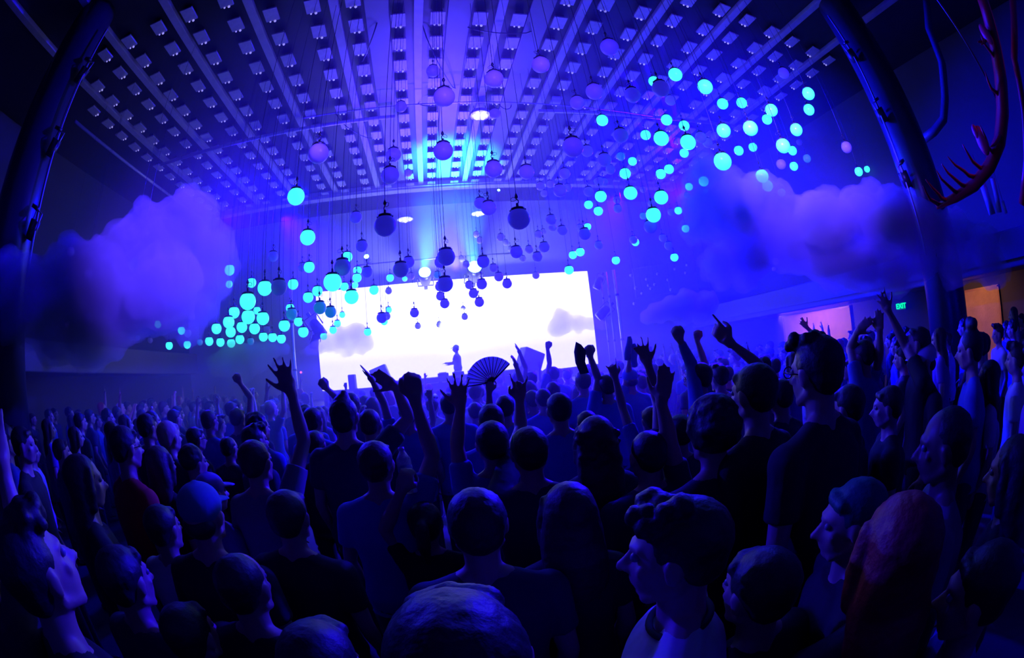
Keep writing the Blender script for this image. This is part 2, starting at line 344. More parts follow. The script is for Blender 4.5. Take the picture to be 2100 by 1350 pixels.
def opal(m):
    nt = m.node_tree; b = nt.nodes['Principled BSDF']; o = [n for n in nt.nodes if n.type == 'OUTPUT_MATERIAL'][0]
    t = nt.nodes.new('ShaderNodeBsdfTranslucent'); t.inputs['Color'].default_value = (.8, .75, .85, 1); x = nt.nodes.new('ShaderNodeMixShader'); x.inputs[0].default_value = .5
    nt.links.new(b.outputs[0], x.inputs[1]); nt.links.new(t.outputs[0], x.inputs[2]); nt.links.new(x.outputs[0], o.inputs['Surface'])
opal(m_gU)
m_gL = mat('globe_opal_lit', (.2, .3, .3), .3, emit=(.05, 1.0, .78), estr=1.3); no_sample(m_gL)
m_gB = mat('globe_opal_dimmed', (.3, .3, .45), .3, emit=(.0, .25, .55), estr=.45); no_sample(m_gB)
def gmesh(m):
    me = MB().loft([(0, 0, -.1*math.cos(a), max(.002, .1*math.sin(a)), max(.002, .1*math.sin(a))) for a in np.linspace(0.02, PI*.84, 16)]+[(0, 0, .098, .045, .045)], 28).mesh('globe'); me.materials.append(m); return me
GM = {'L': gmesh(m_gL), 'U': gmesh(m_gU), 'B': gmesh(m_gB)}
capm = MB().loft([(0, 0, .072, .066, .066), (0, 0, .09, .068, .068), (0, 0, .1, .062, .062), (0, 0, .108, .03, .03), (0, 0, .112, .014, .014), (0, 0, .15, .012, .012)], 20)
for i in range(8):
    a = i*PI/4; capm.box((.068*math.cos(a), .068*math.sin(a), .085), (.012, .012, .014), rz=a)
capm = capm.mesh('cap'); capm.materials.append(m_dark)
hk = MB().sweep([(0, 0, .14), (.012, 0, .155), (.014, 0, .175), (0, 0, .19), (-.01, 0, .205), (0, 0, .225)], .0055, 8).loft([(0, 0, .2, .012, .012), (0, 0, .215, .017, .017), (0, 0, .235, .01, .01), (0, 0, .25, .004, .004)], 10)
hk.sweep([(0, 0, .2), (-.03, 0, .215), (-.055, 0, .2), (-.05, 0, .175), (-.02, 0, .175), (0, 0, .19)], .0028, 6)
hk = hk.mesh('hook'); hk.materials.append(m_dark)
cab = MB().cone((0, 0, 0), (0, 0, 1), .0035, .0035, 6).mesh('cable'); cab.materials.append(m_dark)
gl = []
for s in G.replace('\n', '').split(';'):
    a = s.split()
    if len(a) == 4: gl.append((float(a[0]), float(a[1]), float(a[2]), a[3]))
def region(x, y):
    if x < 400: return 'in front of the left smoke cloud'
    if x < 600 and y > 470: return 'in the dense cluster left of the screen'
    if x < 880 and y > 590: return "before the screen's left half"
    if x < 880 and y > 500: return "just over the screen's left half"
    if x < 880: return 'hung high left of centre'
    if x < 1060 and y > 560: return 'before the middle of the screen'
    if x < 1060 and y > 400: return 'over the middle of the screen'
    if x < 1060: return 'hung high in the centre'
    if y > 400 and x < 1260: return "above the screen's right end"
    if y > 400: return 'between the screen and the right smoke'
    if x < 1260 and y > 290: return 'below the ceiling right of centre'
    if x < 1260: return 'close under the ceiling right of centre'
    if x < 1430 and y < 300: return 'high in the right-hand swarm'
    if x < 1430: return 'low in the right-hand swarm'
    if y < 300: return 'in the upper far-right swarm'
    return 'at the edge of the right smoke'
KW = {'L': 'lit cyan globe', 'U': 'unlit violet globe', 'B': 'dimly lit globe'}
bins = {}
for g in gl: bins.setdefault((region(g[0], g[1]), g[3]), []).append(g)
lab = {}
for (rg, ty), v in bins.items():
    v.sort(key=lambda g: (g[0], g[1]))
    big = max(v, key=lambda g: g[2])
    for i, g in enumerate(v):
        if len(v) == 1: l = 'only %s %s' % (KW[ty], rg)
        elif g is big and len(v) > 2 and sum(h[2] == g[2] for h in v) == 1: l = 'largest %s %s' % (KW[ty], rg)
        else: l = '%s %s, %s from left' % (KW[ty], rg, ORD[i+1])
        lab[g] = l
for g in gl:
    x, y, d, ty = g
    dist = .2*FPX/d; sc = 1.0
    if dist > 13.2: sc = 13.2/dist; dist = 13.2
    c = at(x, y, dist)
    t = thing('globe_lamp', c, lab[g], 'globe lamp', {'L': 'lit cyan globes hanging over the crowd', 'U': 'unlit globes hanging over the crowd', 'B': 'dimly glowing globes hanging over the crowd'}[ty])
    t.scale = (sc, sc, sc); t.rotation_euler = (0, 0, R.uniform(0, 6.28))
    link('globe', GM[ty], None, t); link('cap', capm, None, t); link('hook', hk, None, t)
    o = link('cable', cab, None, t, (0, 0, .24)); o.scale = (1, 1, max(.1, (ZC-c[2])/sc-.24))
print('globes', len(gl))
# small far bulbs in the thin frame right of the screen
m_sb = mat('small_globe', (.55, .5, .75), .35)
sb = MB().sph((0, 0, 0), .06, seg=14, rng=8).mesh('bulb'); sb.materials.append(m_sb)
sc_ = MB().cone((0, 0, .05), (0, 0, .1), .02, .015, 8).mesh('bulb_cap'); sc_.materials.append(m_dark)
sc2 = MB().cone((0, 0, 0), (0, 0, 1), .003, .003, 6).mesh('wire'); sc2.materials.append(m_dark)
for i, (x, y) in enumerate(sorted([(1326, 573), (1330, 585), (1335, 592), (1343, 584), (1304, 591), (1376, 594), (1384, 552), (1406, 560), (1409, 544), (1301, 623), (1317, 602), (1294, 565), (1370, 574), (1349, 562)])):
    c = at_y(x, y, 13.0)
    t = thing('small_globe_lamp', c, 'tiny pale globe in the thin frame, %s from its left' % ORD[i+1], 'globe lamp', 'tiny globes inside the thin frame right of the screen')
    link('bulb', sb, None, t); link('bulb_cap', sc_, None, t); o = link('wire', sc2, None, t, (0, 0, .1)); o.scale = (1, 1, 5.1-c[2])
fr = [at_y(x, y, 13.1) for x, y in ((1297, 552), (1365, 541), (1445, 532), (1455, 590), (1375, 602), (1305, 612), (1297, 552))]
t = thing('wire_frame', fr[0], 'thin hanging rectangular frame with tiny globes, right of the screen', 'frame')
o = obj('outer_rail', MB().sweep([p-fr[0] for p in fr], .012, 8), m_pipe, t)
obj('centre_rail', MB().sweep([fr[1]-fr[0], fr[4]-fr[0]], .01, 8), m_pipe, t)
for k in (0, 2): obj('hanger', MB().sweep([fr[k]-fr[0], fr[k]-fr[0]+np.array([0, 0, ZC-fr[k][2]])], .006, 6), m_dark, t)
# ================================================================ stage
m_stage = mat('stage_black', (.03, .03, .04), .5, noise=(3, .3))
struct('floor_stage', MB().box((.9, 13.9, .6), (13.6, 3.4, 1.2)), m_stage, 'black stage platform below the screen', bevel=.02)
# LED screen
x0, x1 = -.2795*15, .399*15; z0, z1 = CZ-.035*15, CZ+.202*15
t = thing('led_screen', ((x0+x1)/2, 15.05, z0), 'huge glowing white video screen behind the stage', 'screen')
m_scr = mat('screen_white', (.8, .8, .8), .4, emit=(1, .95, .82), estr=1.5)
obj('display', MB().box((0, -.06, (z1-z0)/2), (x1-x0, .04, z1-z0)), m_scr, t, smooth=False)
obj('casing', MB().box((0, .04, (z1-z0)/2), (x1-x0+.04, .14, z1-z0+.04)), m_dark, t, smooth=False)
for s in (-1, -.33, .33, 1): obj('leg', MB().box((s*(x1-x0)*.46, .05, (1.2-z0)/2), (.12, .12, z0-1.2)), m_dark, t, smooth=False)
# DJ table
t = thing('dj_table', (.75, 12.75, 1.2), 'long grey deck table in front of the glowing screen', 'table')
def zy(px, py, Y): return float(at_y(px, py, Y)[2])
zt2 = zy(1000, 768, 12.75)-1.2
obj('tabletop', MB().box((0, 0, zt2), (4.1, .8, .14)), mat('table_grey', (.2, .2, .26), .5), t, smooth=False, bevel=.01)
for sx in (-1.95, -.65, .65, 1.95): obj('leg', MB().box((sx, 0, zt2/2), (.1, .6, zt2)), m_dark, t, smooth=False)
obj('front_rail', MB().box((0, -.3, .22), (3.9, .05, .3)), m_dark, t, smooth=False)
zd = 1.2+zt2+.07
for i, (dx, w, lab) in enumerate(((-.55, .32, 'left media player on the deck table'), (-.1, .34, 'mixer in the middle of the deck table'), (.36, .32, 'right media player on the deck table'))):
    t = thing('deck_unit', (.75+dx, 12.7, zd), 'black '+lab, 'music deck')
    obj('deck_body', MB().box((0, 0, .05), (w, .4, .1)), m_dark, t, smooth=False, bevel=.008)
    obj('jog_wheel', MB().cone((0, 0, .1), (0, 0, .12), .1, .095, 24), m_grey, t)
    for k in range(4): obj('knob', MB().cone((-.1+.065*k, .15, .1), (-.1+.065*k, .15, .13), .014, .012, 10), m_grey, t)
# monitors and boxes on stage
m_box = mat('monitor_grey', (.16, .16, .22), .55)
def monitor(px, py, Y, w, d, h, rz, tilt, lab, m=m_box):
    p = at_y(px, py, Y); t = thing('stage_monitor', (p[0], Y, p[2]), lab, 'speaker', rz=rz); t.rotation_euler = (0, tilt, rz)
    obj('cabinet', MB().box((0, 0, 0), (w, d, h)), m, t, smooth=False, bevel=.03)
    obj('grille', MB().box((0, -d/2-.01, 0), (w*.86, .02, h*.82)), m_dark if m is m_box else m, t, smooth=False)
    return p
monitor(1087, 740, 12.0, .66, .4, .62, .3, .42, 'grey speaker tilted on stage right of the hand fan')
m_pale = mat('monitor_pale', (.5, .5, .55), .6)
monitor(783, 775, 13.4, .55, .4, .72, 0, -.32, 'pale upright speaker tilted on stage behind the raised hands', m_pale)
monitor(723, 785, 13.0, .22, .3, .5, 0, 0, 'small grey box standing on stage at the left end', m_box)
t = thing('stage_truss_base', (at_y(1087, 740, 12.0)[0], 12.0, 1.2), 'black stand carrying the tilted grey speaker', 'stand')
obj('stand_post', MB().box((0, 0, .25), (.12, .12, .5)), m_dark, t, smooth=False); obj('foot', MB().box((0, 0, .02), (.5, .4, .04)), m_dark, t, smooth=False)
# vertical pipes beside the screen
def vpipe(px, py0, Y, z1, r, lab, m=m_pipe):
    p = at_y(px, py0, Y)
    t = thing('lighting_pole', (p[0], Y, 0), lab, 'pole')
    obj('pole', MB().cone((0, 0, 0), (0, 0, z1), r, r, 14), m, t)
    for z in np.arange(.9, z1, 1.35): obj('clamp', MB().cone((0, 0, z), (0, 0, z+.06), r*1.25, r*1.25, 14), m_dark, t)
    obj('base_plate', MB().cone((0, 0, 0), (0, 0, .03), .25, .25, 20), m_dark, t)
vpipe(600, 690, 11.6, 4.6, .05, 'tall bright metal pole at the left end of the stage', mat('pole_chrome', (.85, .82, .9), .25, metal=.5))
vpipe(1267, 620, 11.6, 4.4, .05, 'tall bright metal pole at the right end of the stage', MATS['pole_chrome'])
vpipe(1251, 620, 11.9, 4.4, .03, 'thinner metal pole beside the right bright pole')
vpipe(1238, 620, 12.2, 4.2, .022, 'thinnest metal pole next to the screen edge')
# spotlights hanging near the screen
def par(c, rx, ry, lab, s=1.0, lens=None):
    t = thing('stage_spotlight', c, lab, 'spotlight'); t.rotation_euler = (rx, ry, 0); t.scale = (s, s, s)
    obj('lamp_body', MB().loft([(0, 0, .18, .05, .05), (0, 0, .15, .09, .09), (0, 0, -.05, .12, .12), (0, 0, -.2, .125, .125)], 20), m_dark, t)
    obj('yoke', MB().sweep([(-.15, 0, 0), (-.15, 0, .26), (.15, 0, .26), (.15, 0, 0)], .014, 6), m_dark, t)
    obj('clamp', MB().box((0, 0, .3), (.07, .07, .1)), m_dark, t, smooth=False)
    obj('lens', MB().cone((0, 0, -.2), (0, 0, -.215), .11, .11, 20), lens or m_grey, t)
par(at_y(650, 672, 12.3), .3, -.5, 'black spotlight hanging at the left edge of the screen', 1.5)
par(at_y(646, 700, 12.2), 0, .25, 'black spotlight pointing down below the other, left of the screen', 1.1)
par(at_y(1228, 580, 12.3), .2, .5, 'upper black spotlight beside the right edge of the screen')
par(at_y(1238, 640, 12.2), .2, .9, 'lower black spotlight beside the right edge of the screen', 1.2)
m_cy = mat('lens_cyan_glow', (1, 1, 1), .2, emit=(.25, 1, .95), estr=8); no_sample(m_cy)
for (x, y, w, lab) in ((872, 571, 1.8, 'glaring cyan beam light over the screen, left one'), (972, 562, 2.1, 'glaring cyan beam light over the screen, right one'), (753, 532, .8, 'cyan beam light on the bar above the left end of the screen'), (1022, 394, .5, 'small cyan beam light high on the stage wall')):
    par(at_y(x, y, 14.3), -PI*.62, 0, lab, w, m_cy)
pipe('lighting_bar', [at_y(730, 545, 14.5), at_y(850, 578, 14.5)*np.array([1, 1, 0])+np.array([0, 0, at_y(730, 545, 14.5)[2]]), (3.2, 14.5, at_y(730, 545, 14.5)[2])], .03, m_grey, 'horizontal lighting bar above the screen')
# tiny indicator lamps
def led(c, col, lab, r=.03):
    m = mat('led_%s' % lab.split()[1], col, .3, emit=col, estr=3); no_sample(m)
    t = thing('indicator_lamp', c, lab, 'indicator lamp'); obj('led', MB().sph((0, 0, 0), r, seg=10, rng=6), m, t); obj('case', MB().box((0, .03, 0), (r*2.4, .04, r*2.4)), m_dark, t, smooth=False)
led(at_y(617, 764, 12.4), (1, .1, .25), 'small red indicator lamp left of the screen', .035)
led(at_x(1471, 718, 8.2), (1, .12, .02), 'tiny orange indicator lamp among the raised hands')
# red tubular sculpture hanging in the upper right corner
m_red = mat('red_lacquer', (.5, .015, .02), .35)
pts = [at(x, y, 5.2) for x, y in ((2005, -30), (2025, 30), (2040, 90), (2052, 160), (2056, 230), (2050, 290), (2030, 340), (1998, 380), (1960, 405), (1920, 425))]
S0 = pts[4]
t = thing('red_branch_sculpture', S0, 'red curved branching metal sculpture hanging by the right wall', 'sculpture')
t.location = [float(v) for v in S0]
obj('main_branch', MB().sweep([p-S0 for p in pts], [.075, .08, .085, .09, .09, .085, .08, .07, .055, .03], 14), m_red, t)
br2 = [at(x, y, 5.4) for x, y in ((2075, -20), (2080, 120), (2100, 230), (2105, 330), (2095, 420))]
obj('outer_branch', MB().sweep([p-S0 for p in br2], .05, 10), m_red, t)
RS = random.Random(3)
for (x, y, dx, dy) in ((2018, 350, -45, -55), (2005, 365, -60, -45), (1985, 385, -55, -50), (1968, 398, -50, -50), (1945, 412, -45, -45), (1925, 420, -35, -40), (2040, 325, -30, -70), (2050, 200, -28, -55), (2046, 120, -35, -50), (2032, 60, -30, 25), (2030, 50, -20, 40), (2055, 260, -25, 40)):
    q = [at(x+dx*k+RS.uniform(-4, 4)*(k > 0), y+dy*k+9*math.sin(k*3), 5.2-.25*k) for k in (0, .25, .5, .75, 1)]
    obj('twig', MB().sweep([p-S0 for p in q], [.03, .026, .022, .016, .006], 8), m_red, t)
m_redp = mat('red_petal', (.75, .03, .08), .4)
for (x, y, s) in ((2014, 288, .16), (2022, 70, .12), (2000, 270, .08)):
    q = at(x, y, 5.05); obj('petal', MB().sph(q-S0, (s*.35, s*.5, s), seg=14, rng=10), m_redp, t)
obj('hanging_rod', MB().sweep([S0-S0+np.array([0, 0, 0]), np.array([0, 0, ZC-S0[2]])], .015, 8), m_dark, t)
m_pl = mat('clear_blue_tube', (.25, .3, .75), .15, spec=.8)
for i, (x, y, x2, y2, w) in enumerate(((2015, 378, 2035, 440, .055), (2035, 366, 2050, 436, .04), (2056, 412, 2064, 438, .022))):
    a, b = at(x, y, 5.6), at(x2, y2, 5.6)
    t = thing('hanging_tube', a, '%s glossy blue tube hanging under the red sculpture' % ('widest', 'middle', 'narrowest')[i], 'tube')
    obj('tube', MB().sweep([a*0, b-a], w, 12), m_pl, t); obj('wire', MB().sweep([a*0, np.array([0, 0, .35])], .004, 6), m_dark, t)
# ================================================================ smoke clouds
def cloud(name, D, blobs, dens, lab, vox, disp, core=None, seed=1):
    rs = random.Random(seed); mb = MB(); mc = MB()
    for (x, y, r) in blobs:
        rad = r/FPX*D
        dd = D+rs.uniform(-.5, .5)*rad
        mb.sph(at(x, y, dd), (rad, rad, rad), seg=20, rng=12)
        for k in range(5):
            a = rs.uniform(0, 6.28); q = rs.uniform(.5, .95)*r; r2 = rad*rs.uniform(.35, .55)
            mb.sph(at(x+q*math.cos(a), y+q*math.sin(a), dd+rs.uniform(-.7, .7)*rad), (r2, r2, r2), seg=14, rng=9)
        if core: mc.sph(at(x, y, dd), (rad*.72,)*3, seg=18, rng=10)
    me = fuse(mb, name, vox, 2, disp)
    o = link(name, me, volmat(name+'_vol', dens, col=(.98, .97, 1), aniso=.1)); tag(o, lab, 'smoke', kind='stuff')
    if core:
        mc = fuse(mc, 'dense_core', vox, 2, disp)
        link('dense_core', mc, volmat(name+'_core', core, col=(.98, .97, 1), aniso=.1), o)
    return o
DB = [(.5, .2), (.18, .13), (.07, .05)]
cloud('smoke_cloud', 6.0, [(20, 560, 45), (60, 600, 60), (130, 590, 70), (210, 570, 75), (290, 520, 80), (350, 480, 75), (400, 450, 55), (438, 510, 48), (432, 570, 45), (400, 620, 50), (340, 590, 80), (260, 620, 80), (170, 670, 70), (200, 720, 40), (100, 660, 60), (30, 650, 50), (378, 408, 26), (310, 450, 40), (240, 490, 35), (150, 540, 45), (390, 680, 28), (330, 640, 45), (110, 710, 40), (185, 745, 22), (140, 500, 20)],
      1.9, 'wide cloud of blue-lit smoke drifting over the crowd on the left', .06, DB, core=1.5, seed=2)
cloud('smoke_cloud', 6.2, [(1448, 350, 32), (1440, 420, 45), (1428, 470, 32), (1470, 540, 38), (1500, 430, 65), (1560, 450, 75), (1620, 480, 80), (1540, 520, 55), (1478, 580, 18), (1535, 582, 20), (1700, 450, 62), (1770, 440, 62), (1840, 450, 62), (1900, 470, 52), (1960, 480, 45), (2020, 500, 40), (1700, 530, 55), (1770, 550, 52), (1840, 560, 42), (1560, 375, 28), (1500, 370, 28), (1880, 530, 50), (1960, 545, 42), (2030, 550, 38), (1600, 400, 30)],
      2.2, 'great billowing smoke cloud blowing past the right column', .06, DB, core=1.8, seed=5)
cloud('smoke_cloud', 10.5, [(1327, 652, 15), (1350, 642, 22), (1380, 630, 26), (1410, 618, 24), (1435, 640, 26), (1455, 622, 22), (1400, 655, 16)], 3.5, 'small smoke puff beside the poles, below the great right cloud', .07, [(.3, .12), (.1, .06)], core=1.2, seed=6)
cloud('smoke_cloud', 9.5, [(480, 735, 36), (525, 735, 32), (450, 750, 26), (560, 718, 18), (585, 716, 12), (500, 765, 22)], 1.3, 'soft smoke puff behind the big raised hand at the stage left', .07, [(.3, .12), (.1, .06)], seed=7)
cloud('smoke_jet', 11.3, [(618, 722, 6), (632, 719, 10), (650, 712, 15), (672, 702, 19), (700, 694, 24), (730, 688, 26), (748, 700, 20), (715, 718, 14), (740, 716, 12), (690, 715, 10)], 1.7, 'smoke jet shooting in over the left part of the screen', .05, [(.25, .1), (.08, .05)], seed=8)
cloud('smoke_jet', 11.3, [(1246, 668, 6), (1232, 666, 10), (1212, 664, 15), (1188, 663, 17), (1160, 662, 20), (1142, 672, 20), (1150, 650, 17)], 1.7, 'smoke jet shooting in over the right part of the screen', .05, [(.25, .1), (.08, .05)], seed=9)
# ================================================================ people
VQ = 1.0
SK = {'pale': mat('skin_pale', (.45, .30, .24), .5), 'tan': mat('skin_tan', (.42, .26, .19), .5), 'brown': mat('skin_brown', (.18, .10, .07), .45)}
HR = {k: mat('hair_'+k, c, .55, bump=(90, .15)) for k, c in dict(black=(.012, .01, .012), brown=(.05, .03, .02), blond=(.45, .36, .24), grey=(.3, .29, .3), red=(.28, .015, .02), green=(.0, .14, .10), pink=(.5, .2, .35)).items()}
SH = {k: mat('cloth_'+k, c, .85, bump=(9, .35)) for k, c in dict(black=(.015, .015, .018), navy=(.02, .025, .06), blue=(.06, .09, .4), white=(.6, .6, .62), grey=(.18, .18, .2), red=(.45, .015, .02), purple=(.16, .08, .3), teal=(.05, .2, .25)).items()}
m_jean = mat('denim', (.03, .04, .08), .8); m_shoe = mat('shoe', (.03, .03, .03), .5); m_eye = mat('eye', (.25, .25, .28), .15); m_glass = mat('spectacle_frame', (.02, .02, .02), .2)
def rotz(a): c, s = math.cos(a), math.sin(a); return np.array([[c, -s, 0], [s, c, 0], [0, 0, 1.0]])
def mk_hand(mb, W, D, N, side, pose, s=1.0):
    """hand at wrist W pointing along D, palm facing N; side +1 right, -1 left"""
    D = np.array(D, float); D /= np.linalg.norm(D); N = np.array(N, float); N = N-D*(N@D); N /= np.linalg.norm(N)
    T = np.cross(D, N)*side          # towards the thumb
    M = np.stack([T, N, D], 1)
    mb.sph(W+D*.052*s, (.043*s, .0175*s, .056*s), M, 12, 8); mb.sph(W+D*.078*s, (.043*s, .014*s, .024*s), M, 12, 8)
    mb.cone(W-D*.02*s, W+D*.04*s, .027*s, .034*s, 10)
    C = {'open': (.12, .12, .12, .15, .15), 'spread': (.08, .05, .05, .08, .3), 'fist': (1.45, 1.5, 1.5, 1.5, .2), 'point': (.08, 1.45, 1.5, 1.5, .2), 'rock': (.1, 1.5, 1.5, .12, .35), 'claw': (.45, .5, .5, .45, .4), 'flop': (.7, .75, .8, .85, .3), 'hold': (1.15, 1.2, 1.2, 1.2, .5), 'pinch': (.95, .35, .3, .25, .3)}[pose]
    spread = {'spread': .26, 'open': .08, 'rock': .2, 'claw': .2}.get(pose, .05)
    for i, (off, L) in enumerate(((.030, .074), (.010, .083), (-.011, .077), (-.031, .062))):
        b = W+(D*(.094-.006*abs(i-1))+T*off)*s; p = b.copy(); d = D*math.cos(spread*(1.3-i)) + T*math.sin(spread*(1.3-i))
        pts = [b-D*.02*s, p]; bend = 0
        for fr in (.45, .32, .25):
            bend += C[i]*(.62 if fr == .45 else 1.0)
            v = d*math.cos(bend)+N*math.sin(bend); p = p+v*L*fr*s; pts.append(p)
        mb.tube(pts, [.0095*s, .0095*s, .0088*s, .008*s, .007*s], 8)
    o = C[4]; th = [W+(D*.022+T*.02)*s]
    d1 = T*.72+D*.62+N*.28; d1 /= np.linalg.norm(d1)
    if pose in ('fist', 'point', 'rock', 'hold'): d2 = D*.75+N*.55-T*.25
    else: d2 = T*(.25+o)+D*.85+N*.1
    d2 /= np.linalg.norm(d2)
    th.append(th[0]+d1*.045*s); th.append(th[1]+(d1*.35+d2*.65)*.036*s); th.append(th[2]+d2*.026*s)
    mb.tube(th, [.015*s, .0125*s, .011*s, .0085*s], 8)
_fuse0 = fuse
def fuse(mb, name, vox, *a): return _fuse0(mb, name, vox*VQ, *a)
def person_meshes(nm, s=1.0, nz=1.45, hair='short', arms=None, sleeve='short', vox=.011, face=True, build=1.0, lean=(0, 0), headtilt=0.0, neckdrop=0.0, fem=False):
    """returns dict of meshes in local coordinates, facing +Y, feet at z = 0. nz = height of the neck base"""
    k = nz/1.45
    def Z(z): return z*k if z < 1.45 else nz+(z-1.45)*s
    def P(x, y, z): return np.array([x*s+(lean[0]*z/1.5), y*s+(lean[1]*z/1.5), Z(z)])
    b = MB(); bw = build*(.92 if fem else 1)
    hc = P(0, .012, 1.635)
    HM = np.array(Euler((headtilt, 0, 0)).to_matrix())
    def Hd(x, y, z): return hc+HM@np.array([x*s, y*s, z*s])
    b.sph(Hd(0, -.015, .018), (.077*s, .097*s, .094*s), HM, 20, 14)       # cranium
    b.sph(Hd(0, .026, -.045), (.060*s, .068*s, .070*s), HM, 16, 12)      # face
    b.sph(Hd(0, .062, -.092), (.026*s, .020*s, .020*s), HM, 10, 8)       # chin
    b.tube([Hd(-.055, -.01, -.06), Hd(-.03, .05, -.095), Hd(.03, .05, -.095), Hd(.055, -.01, -.06)], [.02*s]*4, 8)   # jaw line
    if face:
        b.tube([Hd(0, .084, .008), Hd(0, .100, -.018), Hd(0, .112, -.034)], [.008*s, .0105*s, .013*s], 8)   # nose
        b.sph(Hd(.012, .098, -.036), .009*s, seg=8, rng=6); b.sph(Hd(-.012, .098, -.036), .009*s, seg=8, rng=6)
        b.tube([Hd(-.042, .066, .022), Hd(-.018, .082, .022), Hd(.018, .082, .022), Hd(.042, .066, .022)], [.009*s, .011*s, .011*s, .009*s], 8)  # brow
        b.sph(Hd(0, .086, -.058), (.022*s, .011*s, .007*s), HM, 10, 6); b.sph(Hd(0, .083, -.070), (.019*s, .011*s, .008*s), HM, 10, 6)
        for q in (-1, 1): b.sph(Hd(q*.04, .062, -.025), (.02*s, .014*s, .018*s), HM, 10, 8)
    for q in (-1, 1):
        b.sph(Hd(q*.080, -.004, -.012), (.010*s, .019*s, .032*s), HM, 10, 8); b.sph(Hd(q*.083, .002, .0), (.009*s, .014*s, .018*s), HM, 8, 6)
    b.tube([P(0, -.015, 1.40), P(0, -.008, 1.50), Hd(0, -.02, -.055)], [.062*s*bw, .055*s*bw, .055*s], 14)
    b.tube([P(-.15*bw, -.012, 1.395), P(-.05, -.02, 1.46), P(.05, -.02, 1.46), P(.15*bw, -.012, 1.395)], [.045*s, .042*s, .042*s, .045*s], 10)  # trapezius
    tw = [(.83, .155, .10), (.92, .168, .115), (1.02, .145, .10), (1.12, .145, .10), (1.25, .168, .115), (1.35, .185, .105), (1.40, .15, .08), (1.43, .09, .06)]
    if fem: tw = [(.83, .165, .11), (.92, .175, .12), (1.02, .135, .095), (1.12, .130, .095), (1.25, .150, .115), (1.35, .160, .095), (1.40, .13, .075), (1.43, .08, .055)]
    def ring(z, rx, ry, g=0): q = P(0, -.005, z); return (q[0], q[1], q[2], (rx*bw+g)*s, (ry*bw+g)*s)
    b.loft([ring(*t) for t in tw], 20, 2.4)
    sx = (.165 if fem else .185)*bw
    arms = arms or {}
    A = {}
    for q, key in ((1, 'R'), (-1, 'L')):
        S = P(q*sx, -.005, 1.375); a = arms.get(key)
        if a is None:
            E = P(q*(sx+.05), -.02, 1.10); Wp = P(q*(sx+.04), .08, .88); a = dict(E=E, W=Wp, T=Wp+np.array([0, .04, -.17]), pose='flop', N=(-q, .1, 0))
        elif a.get('rel'):
            E = P(*a['E']); Wp = P(*a['W']); a = dict(a, E=E, W=Wp, T=Wp+np.array(a['D'])*.18)
        up = (a['E']-S)[2] > 0
        if up: S = S+np.array([-q*.015, 0, .035])*s
        A[key] = (S, a)
        E, Wp = np.array(a['E']), np.array(a['W'])
        b.tube([S, S*.55+E*.45, E], [.056*s*bw, .047*s*bw, .037*s], 12)
        b.tube([E, E*.68+Wp*.32, Wp], [.038*s, .040*s, .025*s], 12)
        N = a.get('N')
        if N is None: N = np.cross(np.array(a['T'])-Wp, (1, 0, 0))
        mk_hand(b, Wp, np.array(a['T'])-Wp, N, q, a.get('pose', 'open'), s*a.get('hs', 1.0))
    for q in (-1, 1):
        b.tube([P(q*.09, 0, .86), P(q*.10, .015, .49), P(q*.11, -.005, .10)], [.085*s, .055*s, .038*s], 12)
        b.tube([P(q*.11, -.02, .05), P(q*.115, .13, .03)], [.035*s, .028*s], 8)
    out = {'body': fuse(b, nm+'_body', vox, 2)}
    # shirt
    c = MB(); g = .017
    tc = [(z, rx, ry) for z, rx, ry in tw if z <= 1.40]
    c.loft([ring(.80, tc[0][1]+.01, tc[0][2]+.01, g)]+[ring(z, rx, ry, g*(1.5 if .85 < z < 1.2 else 1)) for z, rx, ry in tc]+[ring(1.435, .095, .066, g*.6)], 22, 2.4)
    c.tube([P(-.15*bw, -.012, 1.395), P(-.065, -.022, 1.44), P(.065, -.022, 1.44), P(.15*bw, -.012, 1.395)], [.058*s, .05*s, .05*s, .058*s], 10)
    for key, (S, a) in A.items():
        E, Wp = np.array(a['E']), np.array(a['W'])
        sl = a.get('sleeve', sleeve)
        if sl == 'none': c.sph(S, .058*s*bw)
        else:
            c.tube([S, S*.55+E*.45] if sl == 'short' else [S, S*.5+E*.5, E], [.071*s*bw, .064*s*bw] if sl == 'short' else [.071*s*bw, .058*s, .052*s], 12)
            if sl == 'short':
                e = S*.40+E*.60; c.cone(S*.55+E*.45, e, .064*s*bw, .062*s*bw, 14)
            else: c.tube([E, E*.15+Wp*.85], [.052*s, .036*s], 12)
    out['shirt'] = fuse(c, nm+'_shirt', vox*1.15, 3, [(.12, .010)])
    d = MB(); d.loft([ring(.80, .150, .105, .014), ring(.88, .160, .112, .014), ring(.98, .148, .10, .012)], 20, 2.4)
    for q in (-1, 1): d.tube([P(q*.09, 0, .86), P(q*.10, .015, .49), P(q*.11, -.005, .12)], [.098*s, .07*s, .058*s], 12)
    out['trousers'] = fuse(d, nm+'_trousers', max(vox, .014), 1)
    for q in (-1, 1):
        e = MB(); e.tube([P(q*.11, -.035, .045), P(q*.112, .05, .04), P(q*.115, .14, .035)], [.042*s, .04*s, .033*s], 10)
        out['shoe1' if q < 0 else 'shoe2'] = fuse(e, nm+'_shoe', max(vox, .012), 1)
    # hair
    h = MB(); RH = random.Random(sum(map(ord, nm)))
    cap_ = lambda f, dy=-.028, dz=.03: h.sph(Hd(0, dy, dz), (.086*f*s, .098*f*s, .090*f*s), HM, 20, 14)
